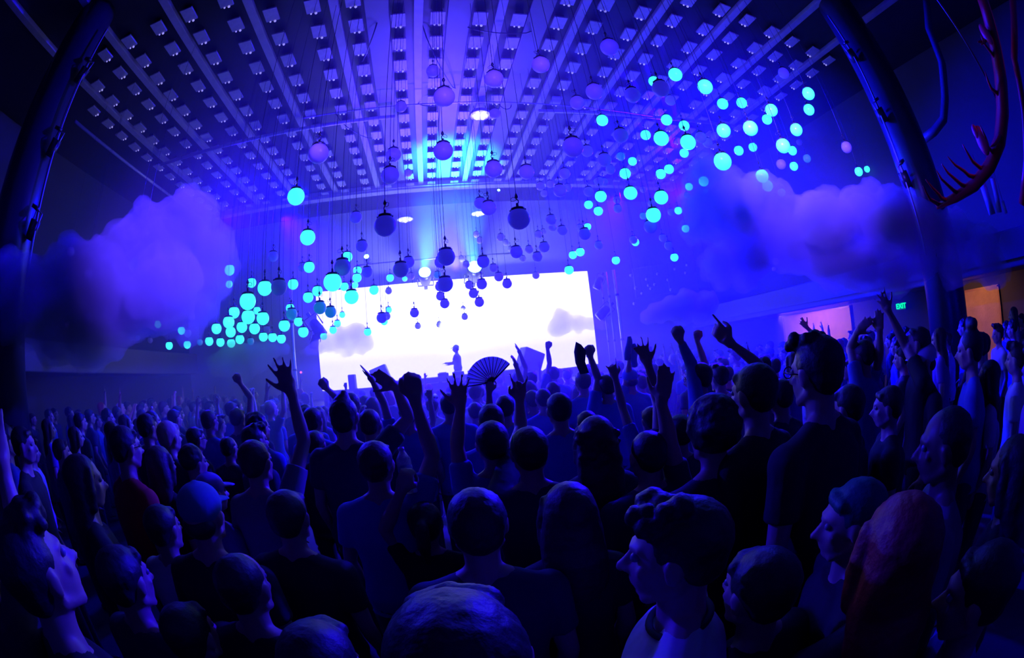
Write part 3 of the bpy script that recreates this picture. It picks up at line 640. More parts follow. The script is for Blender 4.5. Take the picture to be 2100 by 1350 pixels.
    if hair in ('short', 'buzz', 'spiky', 'fade'):
        f = {'short': 1.0, 'buzz': .955, 'spiky': 1.0, 'fade': .99}[hair]
        cap_(f); h.sph(Hd(0, -.055, -.005), (.076*f*s, .062*f*s, .075*f*s), HM, 16, 12)
        if hair == 'short': h.tube([Hd(-.045, .045, .065), Hd(0, .058, .072), Hd(.045, .045, .068)], [.02*s, .022*s, .02*s], 8)
        if hair == 'spiky':
            for i in range(26):
                a, t = RH.uniform(0, 6.28), RH.uniform(0, .75); v = np.array([math.sin(t)*math.cos(a), math.sin(t)*math.sin(a)*1.1, math.cos(t)])
                h.cone(Hd(*(v*.08+np.array([0, -.02, .03]))), Hd(*(v*.125+np.array([0, -.02, .03]))), .022*s, .004*s, 7)
    elif hair == 'quiff':
        cap_(1.0); h.sph(Hd(0, -.055, -.005), (.076*s, .062*s, .075*s), HM, 16, 12)
        for i in range(40): h.sph(Hd(RH.uniform(-.055, .055), RH.uniform(-.02, .08), .098+RH.uniform(-.02, .02)), RH.uniform(.016, .026)*s, seg=10, rng=7)
    elif hair == 'point':
        cap_(1.0); h.sph(Hd(0, -.055, -.01), (.078*s, .062*s, .085*s), HM, 16, 12); h.cone(Hd(0, -.02, .09), Hd(.012, -.0, .155), .062*s, .018*s, 14)
    elif hair in ('curly', 'afro'):
        n, f = (150, 1.02) if hair == 'curly' else (170, 1.22); cap_(f)
        for i in range(n):
            a = RH.uniform(0, 6.28); t = RH.uniform(0, 1.7 if math.sin(a) > .1 else 2.3); v = np.array([math.sin(t)*math.cos(a)*.08, math.sin(t)*math.sin(a)*.092, math.cos(t)*.088])*f
            if v[1] > .045 and v[2] < .04: continue
            h.sph(Hd(*(v+np.array([0, -.028, .035]))), RH.uniform(.011, .018)*f*s, seg=8, rng=6)
    elif hair in ('long', 'longcurly', 'bob', 'ponytail', 'bun'):
        cap_(1.02)
        if hair in ('long', 'longcurly', 'bob'):
            zb = 1.28 if hair != 'bob' else 1.50
            n = 8
            rr = []
            for i in range(n+1):
                t = i/n; z = 1.68+(zb-1.68)*t; q = P(0, -.045-.02*t, z) if z < 1.5 else None
                cc = q if q is not None else hc+np.array([0, (-.045)*s, (z-1.635)*s])
                rr.append((cc[0], cc[1], cc[2], (.088+.03*math.sin(t*2.6))*s, (.072-.02*t)*s))
            h.loft(rr[::-1], 18, 2.2)
            for q in (-1, 1): h.tube([Hd(q*.07, .02, .05), Hd(q*.088, .015, -.03), Hd(q*.09, .0, -.10)], [.022*s, .024*s, .024*s], 8)
            if hair == 'longcurly':
                for i in range(130):
                    z = RH.uniform(zb, 1.70); a = RH.uniform(.1, PI-.1)
                    h.sph(hc+np.array([.105*math.cos(a)*s, (-.045-.06*math.sin(a))*s, Z(z)-hc[2]]), RH.uniform(.012, .02)*s, seg=8, rng=6)
        else:
            h.sph(Hd(0, -.055, -.005), (.078*s, .062*s, .08*s), HM, 16, 12)
            if hair == 'ponytail': h.tube([Hd(0, -.11, .05), Hd(0, -.155, .03), Hd(0, -.165, -.06), Hd(0, -.15, -.16)], [.025*s, .035*s, .035*s, .015*s], 10)
            else:
                h.sph(Hd(0, -.03, .14), .05*s); h.sph(Hd(.02, -.02, .16), .035*s); h.sph(Hd(-.03, -.05, .15), .035*s)
    elif hair == 'cap':
        h.sph(Hd(0, -.055, -.03), (.074*s, .056*s, .055*s), HM, 16, 12)
    if h.n: out['hair'] = fuse(h, nm+'_hair', min(vox, .012), 1, [(.025, .007)] if hair != 'cap' else None)
    if hair == 'cap':
        cm = MB(); cm.loft([], 1) if False else None
        cm.sph(Hd(0, -.018, .04), (.090*s, .104*s, .085*s), HM, 22, 14)
        cm.sph(Hd(0, .10, .030), (.068*s, .075*s, .010*s), np.array(Euler((headtilt-.12, 0, 0)).to_matrix()), 18, 8)
        cm.sph(Hd(0, -.018, .126), .010*s, seg=8, rng=6)
        out['cap'] = fuse(cm, nm+'_cap', min(vox, .009), 2)
    for q in (-1, 1): out['eye1' if q < 0 else 'eye2'] = MB().sph(Hd(q*.030, .0765, .004), .0115*s, seg=12, rng=8).mesh(nm+'_eye')
    out['_H'] = (hc, HM, s)
    return out
def glasses(Hinfo, parent):
    hc, HM, s = Hinfo; mb = MB(); f = lambda x, y, z: hc+HM@np.array([x*s, y*s, z*s])
    for q in (-1, 1):
        c = [f(q*.032+.026*math.cos(a), .100, .002+.020*math.sin(a)) for a in np.linspace(0, 2*PI, 17)]; mb.sweep(c, .0025*s, 6)
        mb.sweep([f(q*.058, .098, .006), f(q*.082, .06, .006), f(q*.084, -.01, .0)], .0025*s, 6)
    mb.sweep([f(-.008, .101, .008), f(.008, .101, .008)], .0025*s, 6)
    obj('glasses', mb, m_glass, parent)
def assemble(nm, M, loc, rz, label, sk, hc, shc, trc=None, capc=None, group=None, gl_=False):
    t = thing('person', loc, label, 'person', group, rz)
    link('body', M['body'], SK[sk], t); link('shirt', M['shirt'], SH[shc], t); link('trousers', M['trousers'], trc or m_jean, t); [link('shoe', M[q], m_shoe, t) for q in ('shoe1', 'shoe2')]
    if 'hair' in M: link('hair', M['hair'], HR[hc], t)
    if 'cap' in M: link('cap', M['cap'], SH[capc or 'blue'], t)
    [link('eye', M[q], m_eye, t) for q in ('eye1', 'eye2')]
    if gl_: glasses(M['_H'], t)
    return t
AIM = np.array([1.0, 13.5])
TAKEN = []
def hero(i, x, y, w, label, hair='short', hc='black', shirt='black', sk='tan', off=0, arms=None, d=None, sleeve='short', tilt=0.0, capc=None, gl_=False, build=1.0, fem=False, lean=0, vox=None, smax=1.14, smin=.86):
    """x, y: top of the head in px; w: head width in px; arms: {'R': (elbow px, wrist px, finger tip px, pose)}"""
    dist = d or .19*FPX/w
    s = 1.0
    for _ in range(12):
        if not d: dist = .19*s*FPX/w
        c = at(x, y+w*.62, dist)
        s2 = c[2]/1.635; s = max(smin, min(smax, s2)); s = .5*s+.5
        s = max(.9, min(1.08, s))
    nz = c[2]-.185*s
    # keep stature human
    H_ = c[2]+.12*s
    p = np.array([c[0], c[1], 0.0]); a = AIM-p[:2]; rz = math.atan2(-a[0], a[1])-math.radians(off)
    Rm = rotz(-rz); Ad = {}
    TAKEN.append((c[0], c[1]))
    up = []
    for k, v in (arms or {}).items():
        (ex, ey), (wx, wy), (tx, ty), pose = v[:4]; o = v[4] if len(v) > 4 else {}
        dw = dist*o.get('dw', .97)
        W_ = at(wx, wy, dw); E_ = at(ex, ey, dist*o.get('de', 1.0)); T_ = at(tx, ty, dw*o.get('dt', .99))
        loc = lambda q: Rm@(q-p)
        N = W_-CAM; N = N/np.linalg.norm(N)
        if o.get('flip'): N = -N
        if o.get('edge'):
            D_ = T_-W_; N = np.cross(D_, N)*o['edge']
        Ad[k] = dict(E=loc(E_), W=loc(W_), T=loc(T_), pose=pose, N=Rm@N, sleeve=o.get('sleeve', sleeve), hs=o.get('hs', 1.0))
        up.append('%s fore %.2f hand %.2f' % (k, np.linalg.norm(W_-E_), np.linalg.norm(T_-W_)))
        q = 1 if k == 'R' else -1; S = np.array([q*.185*s, 0, nz-.07]); up.append('upper %.2f' % np.linalg.norm(Ad[k]['E']-S))
    M = person_meshes('p%s' % i, s, nz, hair, Ad, sleeve, vox or (.008 if dist < 1.6 else .010 if dist < 3 else .0115), True, build, (0, 0), tilt, fem=fem)
    t = assemble('p', M, p, rz, label, sk, hc, shirt, capc=capc, gl_=gl_)
    print('hero %-4s dist %.2f H %.2f s %.2f xy %.2f %.2f  %s' % (i, dist, H_, s, p[0], p[1], ' '.join(up)))
    return t
hero(1, 257, 877, 66, 'bearded person in red shirt and glasses, profile beside the blond head', 'short', 'black', 'red', gl_=True, off=8)
hero(2, 347, 865, 50, 'person with pale blond hair behind the man in red', 'short', 'blond', 'navy', 'pale')
hero(3, 430, 842, 36, 'person in blue shirt with short hair, seen from behind near the left smoke', 'short', 'brown', 'blue')
hero(4, 303, 850, 44, 'dark-haired person half hidden behind the blond head', 'short', 'black', 'black')
hero(5, 402, 877, 38, 'person in glasses looking up, between blond head and cap', 'short', 'black', 'navy', off=15, gl_=True)
hero(6, 397, 917, 52, 'person with wavy black hair and face in profile above the light cap', 'curly', 'black', 'navy', off=18, fem=True)
hero(7, 330, 917, 60, 'person with long dark reddish hair behind the man in red', 'long', 'brown', 'black', fem=True)
hero(8, 172, 938, 80, 'person with long black hair down the back, pale face in profile', 'long', 'black', 'black', 'pale', off=22, fem=True)
hero(9, 415, 993, 100, 'person in light blue baseball cap and black shirt', 'cap', 'black', 'black', capc='teal', off=-8)
hero('9b', 433, 972, 62, 'person in purple baseball cap behind the light blue cap', 'cap', 'black', 'purple', capc='purple', off=20)
hero(10, 525, 903, 72, 'short-haired person in light shirt reaching the tallest hand up', 'short', 'brown', 'grey', arms={'R': ((624, 905), (598, 806), (564, 722), 'spread', dict(hs=1.12))}, off=5)
hero(11, 520, 845, 35, 'small bald-looking head right of the fist, looking up', 'buzz', 'brown', 'navy')
hero(12, 470, 896, 38, 'small shaved head next to the short-haired light shirt', 'buzz', 'black', 'navy')
hero(13, 522, 873, 50, 'person with swept dark hair just above the light shirt', 'quiff', 'black', 'navy', off=25)
hero(14, 643, 836, 44, 'round head with rim-lit hair left of the pointed hair', 'short', 'brown', 'blue')
hero(15, 648, 883, 46, 'reddish-brown haired head below the round rim-lit head', 'short', 'brown', 'navy')
hero(16, 593, 1003, 92, 'dark-haired person in front of the light shirt, lower left of centre', 'short', 'black', 'black')
hero(18, 75, 1075, 150, 'person with dark hair and freckled face tipped up in the lower left corner', 'quiff', 'black', 'black', 'tan', off=2, tilt=.3, d=1.05)
hero(19, 335, 1036, 76, 'dark-haired person with pale collar below the man in red', 'short', 'black', 'white')
hero(20, 392, 1232, 112, 'dark head at the bottom edge below the light blue cap', 'short', 'black', 'black')
hero(21, 662, 1258, 170, 'dark head cut by the bottom edge left of the nearest head', 'short', 'black', 'black', vox=.008)
hero(23, 772, 903, 80, 'person in blue shirt with short dark hair and huge raised fist', 'short', 'brown', 'blue', arms={'R': ((887, 935), (852, 822), (843, 762), 'fist', dict(hs=1.12))})
hero(25, 873, 1027, 76, 'person with ponytail lifting a water bottle', 'ponytail', 'brown', 'black', arms={'L': ((790, 1085), (822, 1010), (838, 962), 'hold', dict(dw=.93))}, fem=True)
hero(26, 980, 995, 132, 'large black head of hair in the centre, one row ahead of the nearest head', 'short', 'black', 'navy')
hero(27, 945, 1182, 300, 'nearest head, cropped dark hair, at the bottom centre', 'short', 'black', 'blue', vox=.006)
hero(28, 1166, 985, 112, 'person with long straight dark hair right of the centre', 'long', 'brown', 'black', fem=True)
hero(30, 1395, 1015, 185, 'person in white T-shirt with dark neckband and swept hair, profile to the left', 'quiff', 'black', 'white', 'pale', off=-58, vox=.006)
t30 = [o for o in COL.objects if o.get('label', '').startswith('person in white T-shirt with dark neckband')][0]
ring30 = [(.083*math.cos(a), -.008+.068*math.sin(a), 1.452-.012*math.sin(a)) for a in np.linspace(0, 2*PI, 33)]
o = obj('neckband', MB().sweep(ring30, .009, 8), SH['black'], t30); o['label'] = 'dark round neckband'
hero(31, 1329, 881, 84, 'person with shaved head lifting a hand beside the ear', 'buzz', 'black', 'navy', arms={'R': ((1374, 905), (1356, 826), (1363, 778), 'open', dict())})
hero(33, 1010, 862, 76, 'person in blue T-shirt with dark cropped hair and spread hand up', 'short', 'black', 'blue', arms={'L': ((937, 915), (944, 836), (938, 776), 'spread', dict(flip=1))})
hero('33b', 1008, 828, 58, 'round dark head directly behind the cropped one under the fan', 'short', 'brown', 'blue')
hero('33c', 922, 806, 42, 'dark-haired person behind the spread hand', 'short', 'black', 'blue')
hero(34, 707, 815, 64, 'tall person with pointed hair and broad back', 'point', 'black', 'navy', arms={'R': ((838, 856), (812, 794), (772, 770), 'pinch', dict())}, build=1.1)
hero(35, 760, 838, 52, 'bald-topped round head beside the pointed hair', 'buzz', 'brown', 'navy')
hero(36, 838, 826, 42, 'person hidden behind the big forearm, slim hand raised to the screen', 'short', 'black', 'blue', arms={'L': ((788, 828), (763, 780), (745, 754), 'open', dict(edge=1))})
hero(37, 722, 806, 40, 'person behind the pointed hair lifting a fist over the left screen corner', 'short', 'black', 'navy', arms={'L': ((698, 822), (672, 799), (660, 786), 'fist', dict())})
hero(38, 1036, 812, 40, 'person holding up the open hand fan', 'short', 'black', 'blue', arms={'L': ((1004, 852), (1003, 805), (1006, 775), 'hold', dict())}, d=3.9)
hero(39, 1147, 805, 57, 'person in blue shirt with neat round crop, head before the stage', 'short', 'black', 'blue')
hero(40, 1547, 747, 95, 'person in black shirt with black hair, profile to the left', 'short', 'black', 'black', 'pale', off=-12)
hero(41, 1676, 692, 112, 'tall person in black with thick curly hair standing over the crowd', 'quiff', 'black', 'black', 'pale', off=-2, gl_=True)
hero(42, 1882, 672, 52, 'bearded person tipping the head back with one arm high', 'short', 'brown', 'black', 'tan', off=-20, tilt=.3, arms={'L': ((1858, 712), (1823, 640), (1806, 606), 'spread', dict())})
hero(43, 1897, 708, 50, 'person in pink baseball cap near the right column', 'cap', 'black', 'black', capc='white', off=-35)
hero(44, 1990, 682, 56, 'person with piled-up curly hair before the tan board', 'bun', 'black', 'blue', 'tan', off=-10, fem=True)
hero(45, 1822, 795, 62, 'person with pinkish face turned left, below the pink cap', 'short', 'brown', 'black', 'pale', off=-30)
hero(46, 1940, 842, 112, 'broad dark-skinned person in pale T-shirt near the right edge', 'buzz', 'black', 'grey', 'brown', off=-25)
hero(47, 1738, 792, 70, 'black-haired person with pale cheek beside the tall curly one', 'short', 'black', 'black', 'pale', off=-15)
hero(48, 1770, 700, 48, 'person in blue top arching both arms above the head', 'short', 'brown', 'blue', arms={'L': ((1744, 712), (1757, 682), (1775, 664), 'open', dict()), 'R': ((1804, 732), (1804, 682), (1803, 650), 'open', dict())})
hero(49, 1750, 985, 128, 'person with green hair looking left near the bottom right', 'short', 'green', 'black', 'pale', off=-50)
hero(50, 1840, 1015, 180, 'person with long red hair at the bottom right', 'long', 'red', 'black', fem=True, off=22, vox=.007)
hero(52, 2028, 745, 50, 'person with one pale strap shoulder near the right edge', 'long', 'black', 'white', fem=True, off=-10)
hero(53, 1221, 852, 80, 'person with long wavy dark hair, centre right', 'longcurly', 'brown', 'navy', fem=True)
hero(54, 1204, 842, 46, 'dark head just behind the long wavy hair', 'short', 'black', 'blue')
hero(55, 1086, 873, 86, 'dark-haired person making a horned hand sign', 'short', 'black', 'navy', arms={'L': ((1068, 880), (1066, 822), (1064, 782), 'rock', dict(flip=1, dw=1.25, de=1.25))})
hero(56, 1244, 768, 40, 'tall person with square crop lifting a fist by the screen edge', 'short', 'brown', 'blue', arms={'L': ((1226, 775), (1211, 733), (1206, 714), 'fist', dict())})
hero(57, 1195, 761, 36, 'red-haired cropped head left of the square crop', 'short', 'brown', 'blue')
hero(58, 1134, 782, 34, 'bald rim-lit head just beyond the round crop', 'buzz', 'brown', 'grey')
hero(59, 1114, 797, 36, 'dark round head peeking left of the round crop', 'short', 'black', 'blue')
hero(60, 1092, 800, 34, 'person with a claw-like hand before the right screen half', 'short', 'brown', 'blue', arms={'L': ((1071, 788), (1059, 752), (1051, 724), 'claw', dict(edge=1))})
hero(61, 1336, 833, 46, 'person with side-lit head giving a three-finger salute', 'short', 'brown', 'blue', arms={'L': ((1277, 838), (1262, 776), (1248, 730), 'rock', dict())})
hero(62, 1292, 757, 34, 'person in blue baseball cap holding up a towel', 'cap', 'black', 'blue', capc='blue', arms={'L': ((1288, 775), (1291, 738), (1295, 712), 'hold', dict())})
hero(63, 1392, 850, 60, 'person whose spread dark hand covers the far blue cap', 'short', 'black', 'navy', arms={'L': ((1350, 822), (1329, 748), (1312, 700), 'spread', dict())})
hero(64, 1434, 745, 50, 'person in glasses with profile to the left, arm in blue sleeve up', 'short', 'brown', 'blue', 'pale', off=-38, gl_=True, arms={'L': ((1418, 748), (1396, 700), (1386, 680), 'fist', dict(sleeve='long'))})
hero(65, 1460, 828, 98, 'very dark bushy head in front of the glasses wearer', 'afro', 'black', 'black')
hero(66, 1600, 778, 56, 'hidden person pointing two fingers over the crowd', 'short', 'black', 'navy', arms={'L': ((1558, 750), (1497, 703), (1450, 654), 'point', dict(hs=1.3))}, sleeve='none')
hero(67, 1468, 750, 36, 'person with slim fist raised behind the glasses wearer', 'short', 'black', 'navy', arms={'L': ((1444, 742), (1430, 700), (1429, 684), 'fist', dict())})
hero(68, 488, 838, 34, 'person raising a fist beside the left puff', 'short', 'brown', 'navy', arms={'R': ((514, 815), (493, 787), (486, 770), 'fist', dict())})
hero(69, 1690, 700, 28, 'far person with curved fingers before the first tan board', 'short', 'black', 'blue', arms={'L': ((1674, 694), (1655, 672), (1640, 655), 'claw', dict())})
hero(70, 1135, 752, 26, 'far person thrusting a thin arm before the screen', 'short', 'black', 'blue', arms={'L': ((1127, 745), (1123, 716), (1124, 703), 'fist', dict())})
hero(71, 1090, 762, 26, 'far person with narrow flat hand pointing up at the screen', 'short', 'black', 'blue', arms={'L': ((1078, 755), (1066, 724), (1058, 706), 'open', dict(edge=1))})
hero(72, 48, 880, 52, 'reddish face under the left column, lips in profile', 'short', 'black', 'black', 'tan', off=30)
hero(73, -60, 1010, 130, 'person at the left edge with one forearm slanting up', 'short', 'black', 'black', 'tan', arms={'R': ((42, 1095), (8, 965), (-8, 900), 'open', dict(dw=1.0))})
hero(74, 1800, 1180, 150, 'dark-haired head sunk below the red hair at the bottom', 'short', 'black', 'black') if False else None
hero(75, 2075, 905, 100, 'dark figure cut by the right edge in front of everyone', 'long', 'black', 'black', 'tan', off=0, fem=True)
hero(76, 1240, 1120, 100, 'dark-haired person between the long straight hair and white T-shirt', 'short', 'black', 'black', off=-5) if False else None
hero(77, 258, 1120, 110, 'dark-haired person in black beneath the long-haired one', 'short', 'black', 'navy')
hero(78, 500, 1130, 118, 'person in black with cropped hair in the lower left middle', 'buzz', 'black', 'black')
hero(79, 1560, 1115, 150, 'black-haired person turned away, lower right of centre', 'short', 'black', 'black', off=-10)
hero(80, 2010, 1120, 150, 'dark person with pale sleeve in the bottom right corner', 'short', 'black', 'blue', off=-20)
# ---- bottle in the raised hand
m_bot = mat('bottle_plastic', (.9, .92, 1), .06, trans=.3, spec=1.0, bump=(40, .8))
bA, bB = at(822, 918, 2.0), at(842, 1013, 1.98)
L = float(np.linalg.norm(bB-bA)); t = thing('water_bottle', bB, 'clear crushed water bottle held up beside the blue sleeve', 'bottle')
t.rotation_euler = Vector([float(v) for v in (bA-bB)]).to_track_quat('Z', 'Y').to_euler()
rb = L*.16
obj('bottle_body', MB().loft([(0, 0, 0, rb*.9, rb*.9), (0, 0, L*.04, rb, rb), (0, 0, L*.15, rb*.93, rb*.97), (0, 0, L*.25, rb, rb), (0, 0, L*.38, rb*.85, rb*.92), (0, 0, L*.52, rb*.95, rb*.9), (0, 0, L*.66, rb, rb), (0, 0, L*.76, rb*.95, rb*.95), (0, 0, L*.86, rb*.55, rb*.55), (0, 0, L*.9, rb*.38, rb*.38), (0, 0, L*.94, rb*.36, rb*.36)], 24), m_bot, t)
obj('bottle_cap', MB().cone((0, 0, L*.93), (0, 0, L), rb*.42, rb*.4, 20), mat('cap_white', (.7, .7, .75), .4), t)
obj('label_band', MB().cone((0, 0, L*.42), (0, 0, L*.6), rb*1.0, rb*1.0, 24), mat('label_band', (.25, .3, .6), .5), t)
# ---- folding fan
D_ = 3.75; Pv = at(1009, 784, D_); ex_ = at(1030, 784, D_)-Pv; ey_ = at(1009, 763, D_)-Pv
ex_ /= np.linalg.norm(ex_); ey_ -= ex_*(ey_@ex_); ey_ /= np.linalg.norm(ey_); en = np.cross(ex_, ey_)
t = thing('hand_fan', Pv, 'open folding hand fan held up before the screen', 'fan')
a0, a1, Rf, ri = math.radians(190), math.radians(46), 53/FPX*D_, 15/FPX*D_
leaf = MB(); N_ = 28; vs = []
for i in range(N_+1):
    a = a0+(a1-a0)*i/N_; z = .006*(1 if i % 2 else -1)
    for r_ in (ri, Rf*(.99 if i % 2 else 1.0)):
        v = (ex_*math.cos(a)+ey_*math.sin(a))*r_+en*z*(r_/Rf)
        vs += [v+en*.0012, v-en*.0012]
fs = []
for i in range(N_):
    q = i*4; n2 = q+4
    fs += [(q, q+2, n2+2, n2), (q+1, n2+1, n2+3, q+3), (q+2, q+3, n2+3, n2+2), (q, n2, n2+1, q+1)]
fs += [(0, 1, 3, 2), (N_*4, N_*4+2, N_*4+3, N_*4+1)]
leaf.add(vs, fs)
m_fan = mat('fan_lace', (.12, .15, .5), .7, noise=(60, .5)); opal(m_fan); obj('leaf', leaf, m_fan, t, smooth=False)
for i in range(15):
    a = a0+(a1-a0)*i/14; v = ex_*math.cos(a)+ey_*math.sin(a)
    w_ = .0045 if 0 < i < 14 else .009
    obj('rib', MB().cone(en*.001*(i-7), v*Rf*.97+en*.001*(i-7), w_, w_*.7, 6), m_dark, t)
obj('pivot', MB().sph((0, 0, 0), .010, seg=10, rng=8), m_grey, t)
# ---- dark pennant-like cloth next to the fist
q = [at(x, y, 3.9) for x, y in ((1181, 701), (1192, 707), (1202, 720), (1200, 742), (1208, 765), (1190, 768), (1180, 745), (1177, 722))]
cen = sum(q)/len(q); nrm = (cen-CAM)/np.linalg.norm(cen-CAM)
mb = MB(); vs = [p-cen-nrm*.012 for p in q]+[p-cen+nrm*.012 for p in q]+[-nrm*.03, nrm*.03]; n = len(q)
mb.add(vs, [(i, (i+1) % n, 2*n) for i in range(n)]+[(n+(i+1) % n, n+i, 2*n+1) for i in range(n)]+[((i+1) % n, i, n+i, n+(i+1) % n) for i in range(n)])
tag(obj('folded_cloth', mb, SH['navy'], loc=cen), 'dark pointed cloth held up beside the fist at the screen edge', 'cloth')
# ---- towel strips hanging from the capped person's hand
for (x0_, y0_, x1_, y1_, w_, lab) in ((1291, 690, 1286, 738, .035, 'left strip of blue towel hanging from the raised hand'), (1300, 705, 1301, 752, .035, 'right strip of blue towel hanging from the raised hand')):
    a, b = at(x0_, y0_, 4.7), at(x1_, y1_, 4.7)
    pts = [a+(b-a)*t_+np.array([.01*math.sin(7*t_), .01*math.cos(5*t_), 0]) for t_ in np.linspace(0, 1, 8)]
    tag(obj('towel', MB().sweep([p-a for p in pts], [.02, .03, .035, .036, .036, .037, .037, .034], 10), SH['blue'], loc=a), lab, 'towel')
# ---- DJ on the stage
hd = at_y(935, 715, 13.35)
s = .97; nz = hd[2]-.185*s-1.2
p = np.array([hd[0], 13.35, 1.2]); Rm = rotz(-1.9)
M = person_meshes('dj', s, nz, 'cap', {'L': dict(rel=1, E=(-.24, .1, 1.12), W=(-.16, .32, 1.14), D=(.3, .9, 0), pose='open'), 'R': dict(rel=1, E=(.23, .08, 1.12), W=(.15, .3, 1.08), D=(-.2, .9, 0), pose='open')}, 'short', .011)
t = assemble('dj', M, p, 1.35, 'person in grey T-shirt behind the deck table, turned sideways', 'pale', 'brown', 'grey', capc='white')
pp = at(925, 757, 7.6)
# ================================================================ the rest of the crowd: eleven prototypes copied in rows
UPL = dict(rel=1, E=(-.27, .06, 1.62), W=(-.24, .10, 1.87), D=(.05, .05, 1), pose='open')
UPR = dict(rel=1, E=(.27, .06, 1.62), W=(.24, .10, 1.87), D=(-.05, .05, 1), pose='open')
FSR = dict(rel=1, E=(.30, .15, 1.55), W=(.22, .20, 1.80), D=(-.1, .1, 1), pose='fist')
PNL = dict(rel=1, E=(-.28, .22, 1.5), W=(-.24, .42, 1.66), D=(0, .8, .6), pose='point')
SPL = dict(rel=1, E=(-.24, .10, 1.64), W=(-.22, .12, 1.90), D=(.05, .0, 1), pose='spread')
RKR = dict(rel=1, E=(.25, .12, 1.60), W=(.24, .15, 1.86), D=(0, .0, 1), pose='rock')
PHL = dict(rel=1, E=(-.24, .20, 1.36), W=(-.09, .34, 1.60), D=(.2, .1, 1), pose='hold')
PHR = dict(rel=1, E=(.24, .20, 1.36), W=(.09, .34, 1.60), D=(-.2, .1, 1), pose='hold')
PR = [('short', 'black', 'navy', 'tan', {}, False, 'short dark hair'), ('short', 'brown', 'blue', 'pale', {'R': FSR}, False, 'raised right fist'),
      ('long', 'brown', 'purple', 'pale', {}, True, 'long hair'), ('buzz', 'black', 'grey', 'brown', {'L': UPL}, False, 'shaved head and raised left hand'),
      ('curly', 'black', 'blue', 'tan', {}, False, 'curly hair'), ('cap', 'black', 'navy', 'tan', {'L': PNL}, False, 'baseball cap, pointing'),
      ('ponytail', 'blond', 'teal', 'pale', {'L': UPL, 'R': UPR}, True, 'ponytail and both hands up'), ('quiff', 'brown', 'white', 'pale', {}, False, 'swept hair and pale top'),
      ('short', 'black', 'black', 'brown', {'R': RKR}, False, 'horned hand sign'), ('bob', 'red', 'navy', 'pale', {'L': SPL}, True, 'bobbed hair and spread hand'),
      ('short', 'grey', 'grey', 'pale', {'L': PHL, 'R': PHR}, False, 'both hands before the face')]
protos = []
for i, (h, hc_, sh_, sk_, ar, fem, ds) in enumerate(PR):
    M = person_meshes('f%d' % i, 1.0, 1.45, h, ar, 'short', .013, True, 1.0, fem=fem)
    protos.append((M, sk_, hc_, sh_, ds))
RF = random.Random(21)
rows = [.3, 1.1, 1.9, 2.6, 3.3, 4.0, 4.7, 5.5, 6.3, 7.2, 8.2, 9.3, 10.5, 11.3]
RN = ['nearest side', 'thirteenth', 'twelfth', 'eleventh', 'tenth', 'ninth', 'eighth', 'seventh', 'sixth', 'fifth', 'fourth', 'third', 'second', 'first']
used = set(); total = 0
WT = [5, 1, 3, 1, 3, 1, 1, 3, 1, 1, 1]
for ri_, Y in enumerate(rows):
    xs = []; x = -7.9 if Y > 4.2 else -5.0
    x += RF.uniform(0, .4)
    xmax = 8.9 if Y < 9 else 7.9
    step = .66 if Y < 6 else (.76 if Y < 9 else .8)
    row = []
    if Y < 3: x = -7.6
    while x < xmax:
        if Y < 3 and -2.9 < x < 3.1: x = 3.1+RF.uniform(0, .3)
        y = Y+RF.uniform(-.2, .2); sc_ = RF.uniform(.91, 1.03)
        if Y > 10 and -4.6 < x < 6.4: y = min(y, 11.6)
        ok = all((x-a)**2+(y-b)**2 > (.42 if Y < 5 else .36)**2 for a, b in TAKEN) and (x+6)**2+(y-3.08)**2 > .8**2 and (x-7.75)**2+(y-2.52)**2 > .8**2
        q = proj((x, y, 1.75*sc_))
        if Y < 3 and x < 0 and x > -3.1: ok = False
        if ok and -30 < q[0] < 2130: row.append((x, y, sc_))
        x += step*RF.uniform(.8, 1.2)
    for j, (x, y, sc_) in enumerate(row):
        k = RF.choices(range(11), WT)[0]
        q = proj((x, y, 1.8))
        if PR[k][4] and (Y < 4.5 or RF.random() < .25): k = RF.choice((0, 2, 4, 7))       # few raised hands close by
        M, sk_, hc_, sh_, ds = protos[k]
        a = AIM-np.array([x, y]); rz = math.atan2(-a[0], a[1])+RF.uniform(-.35, .35)
        lab = 'person with %s, %s from left in %s row from stage' % (ds, ORD[j+1] if j+1 < len(ORD) else 'last', RN[ri_])
        t = thing('person', (x, y, 0), lab, 'person', 'crowd filling the floor before the stage', rz); t.scale = (sc_, sc_, sc_)
        for nm_, key, m_ in (('body', 'body', SK[sk_]), ('shirt', 'shirt', SH[sh_]), ('trousers', 'trousers', m_jean), ('shoe', 'shoe1', m_shoe), ('shoe', 'shoe2', m_shoe), ('hair', 'hair', HR[hc_]), ('cap', 'cap', SH['blue']), ('eye', 'eye1', m_eye), ('eye', 'eye2', m_eye)):
            if key in M: link(nm_, M[key], m_, t)
        total += 1
print('fill', total)
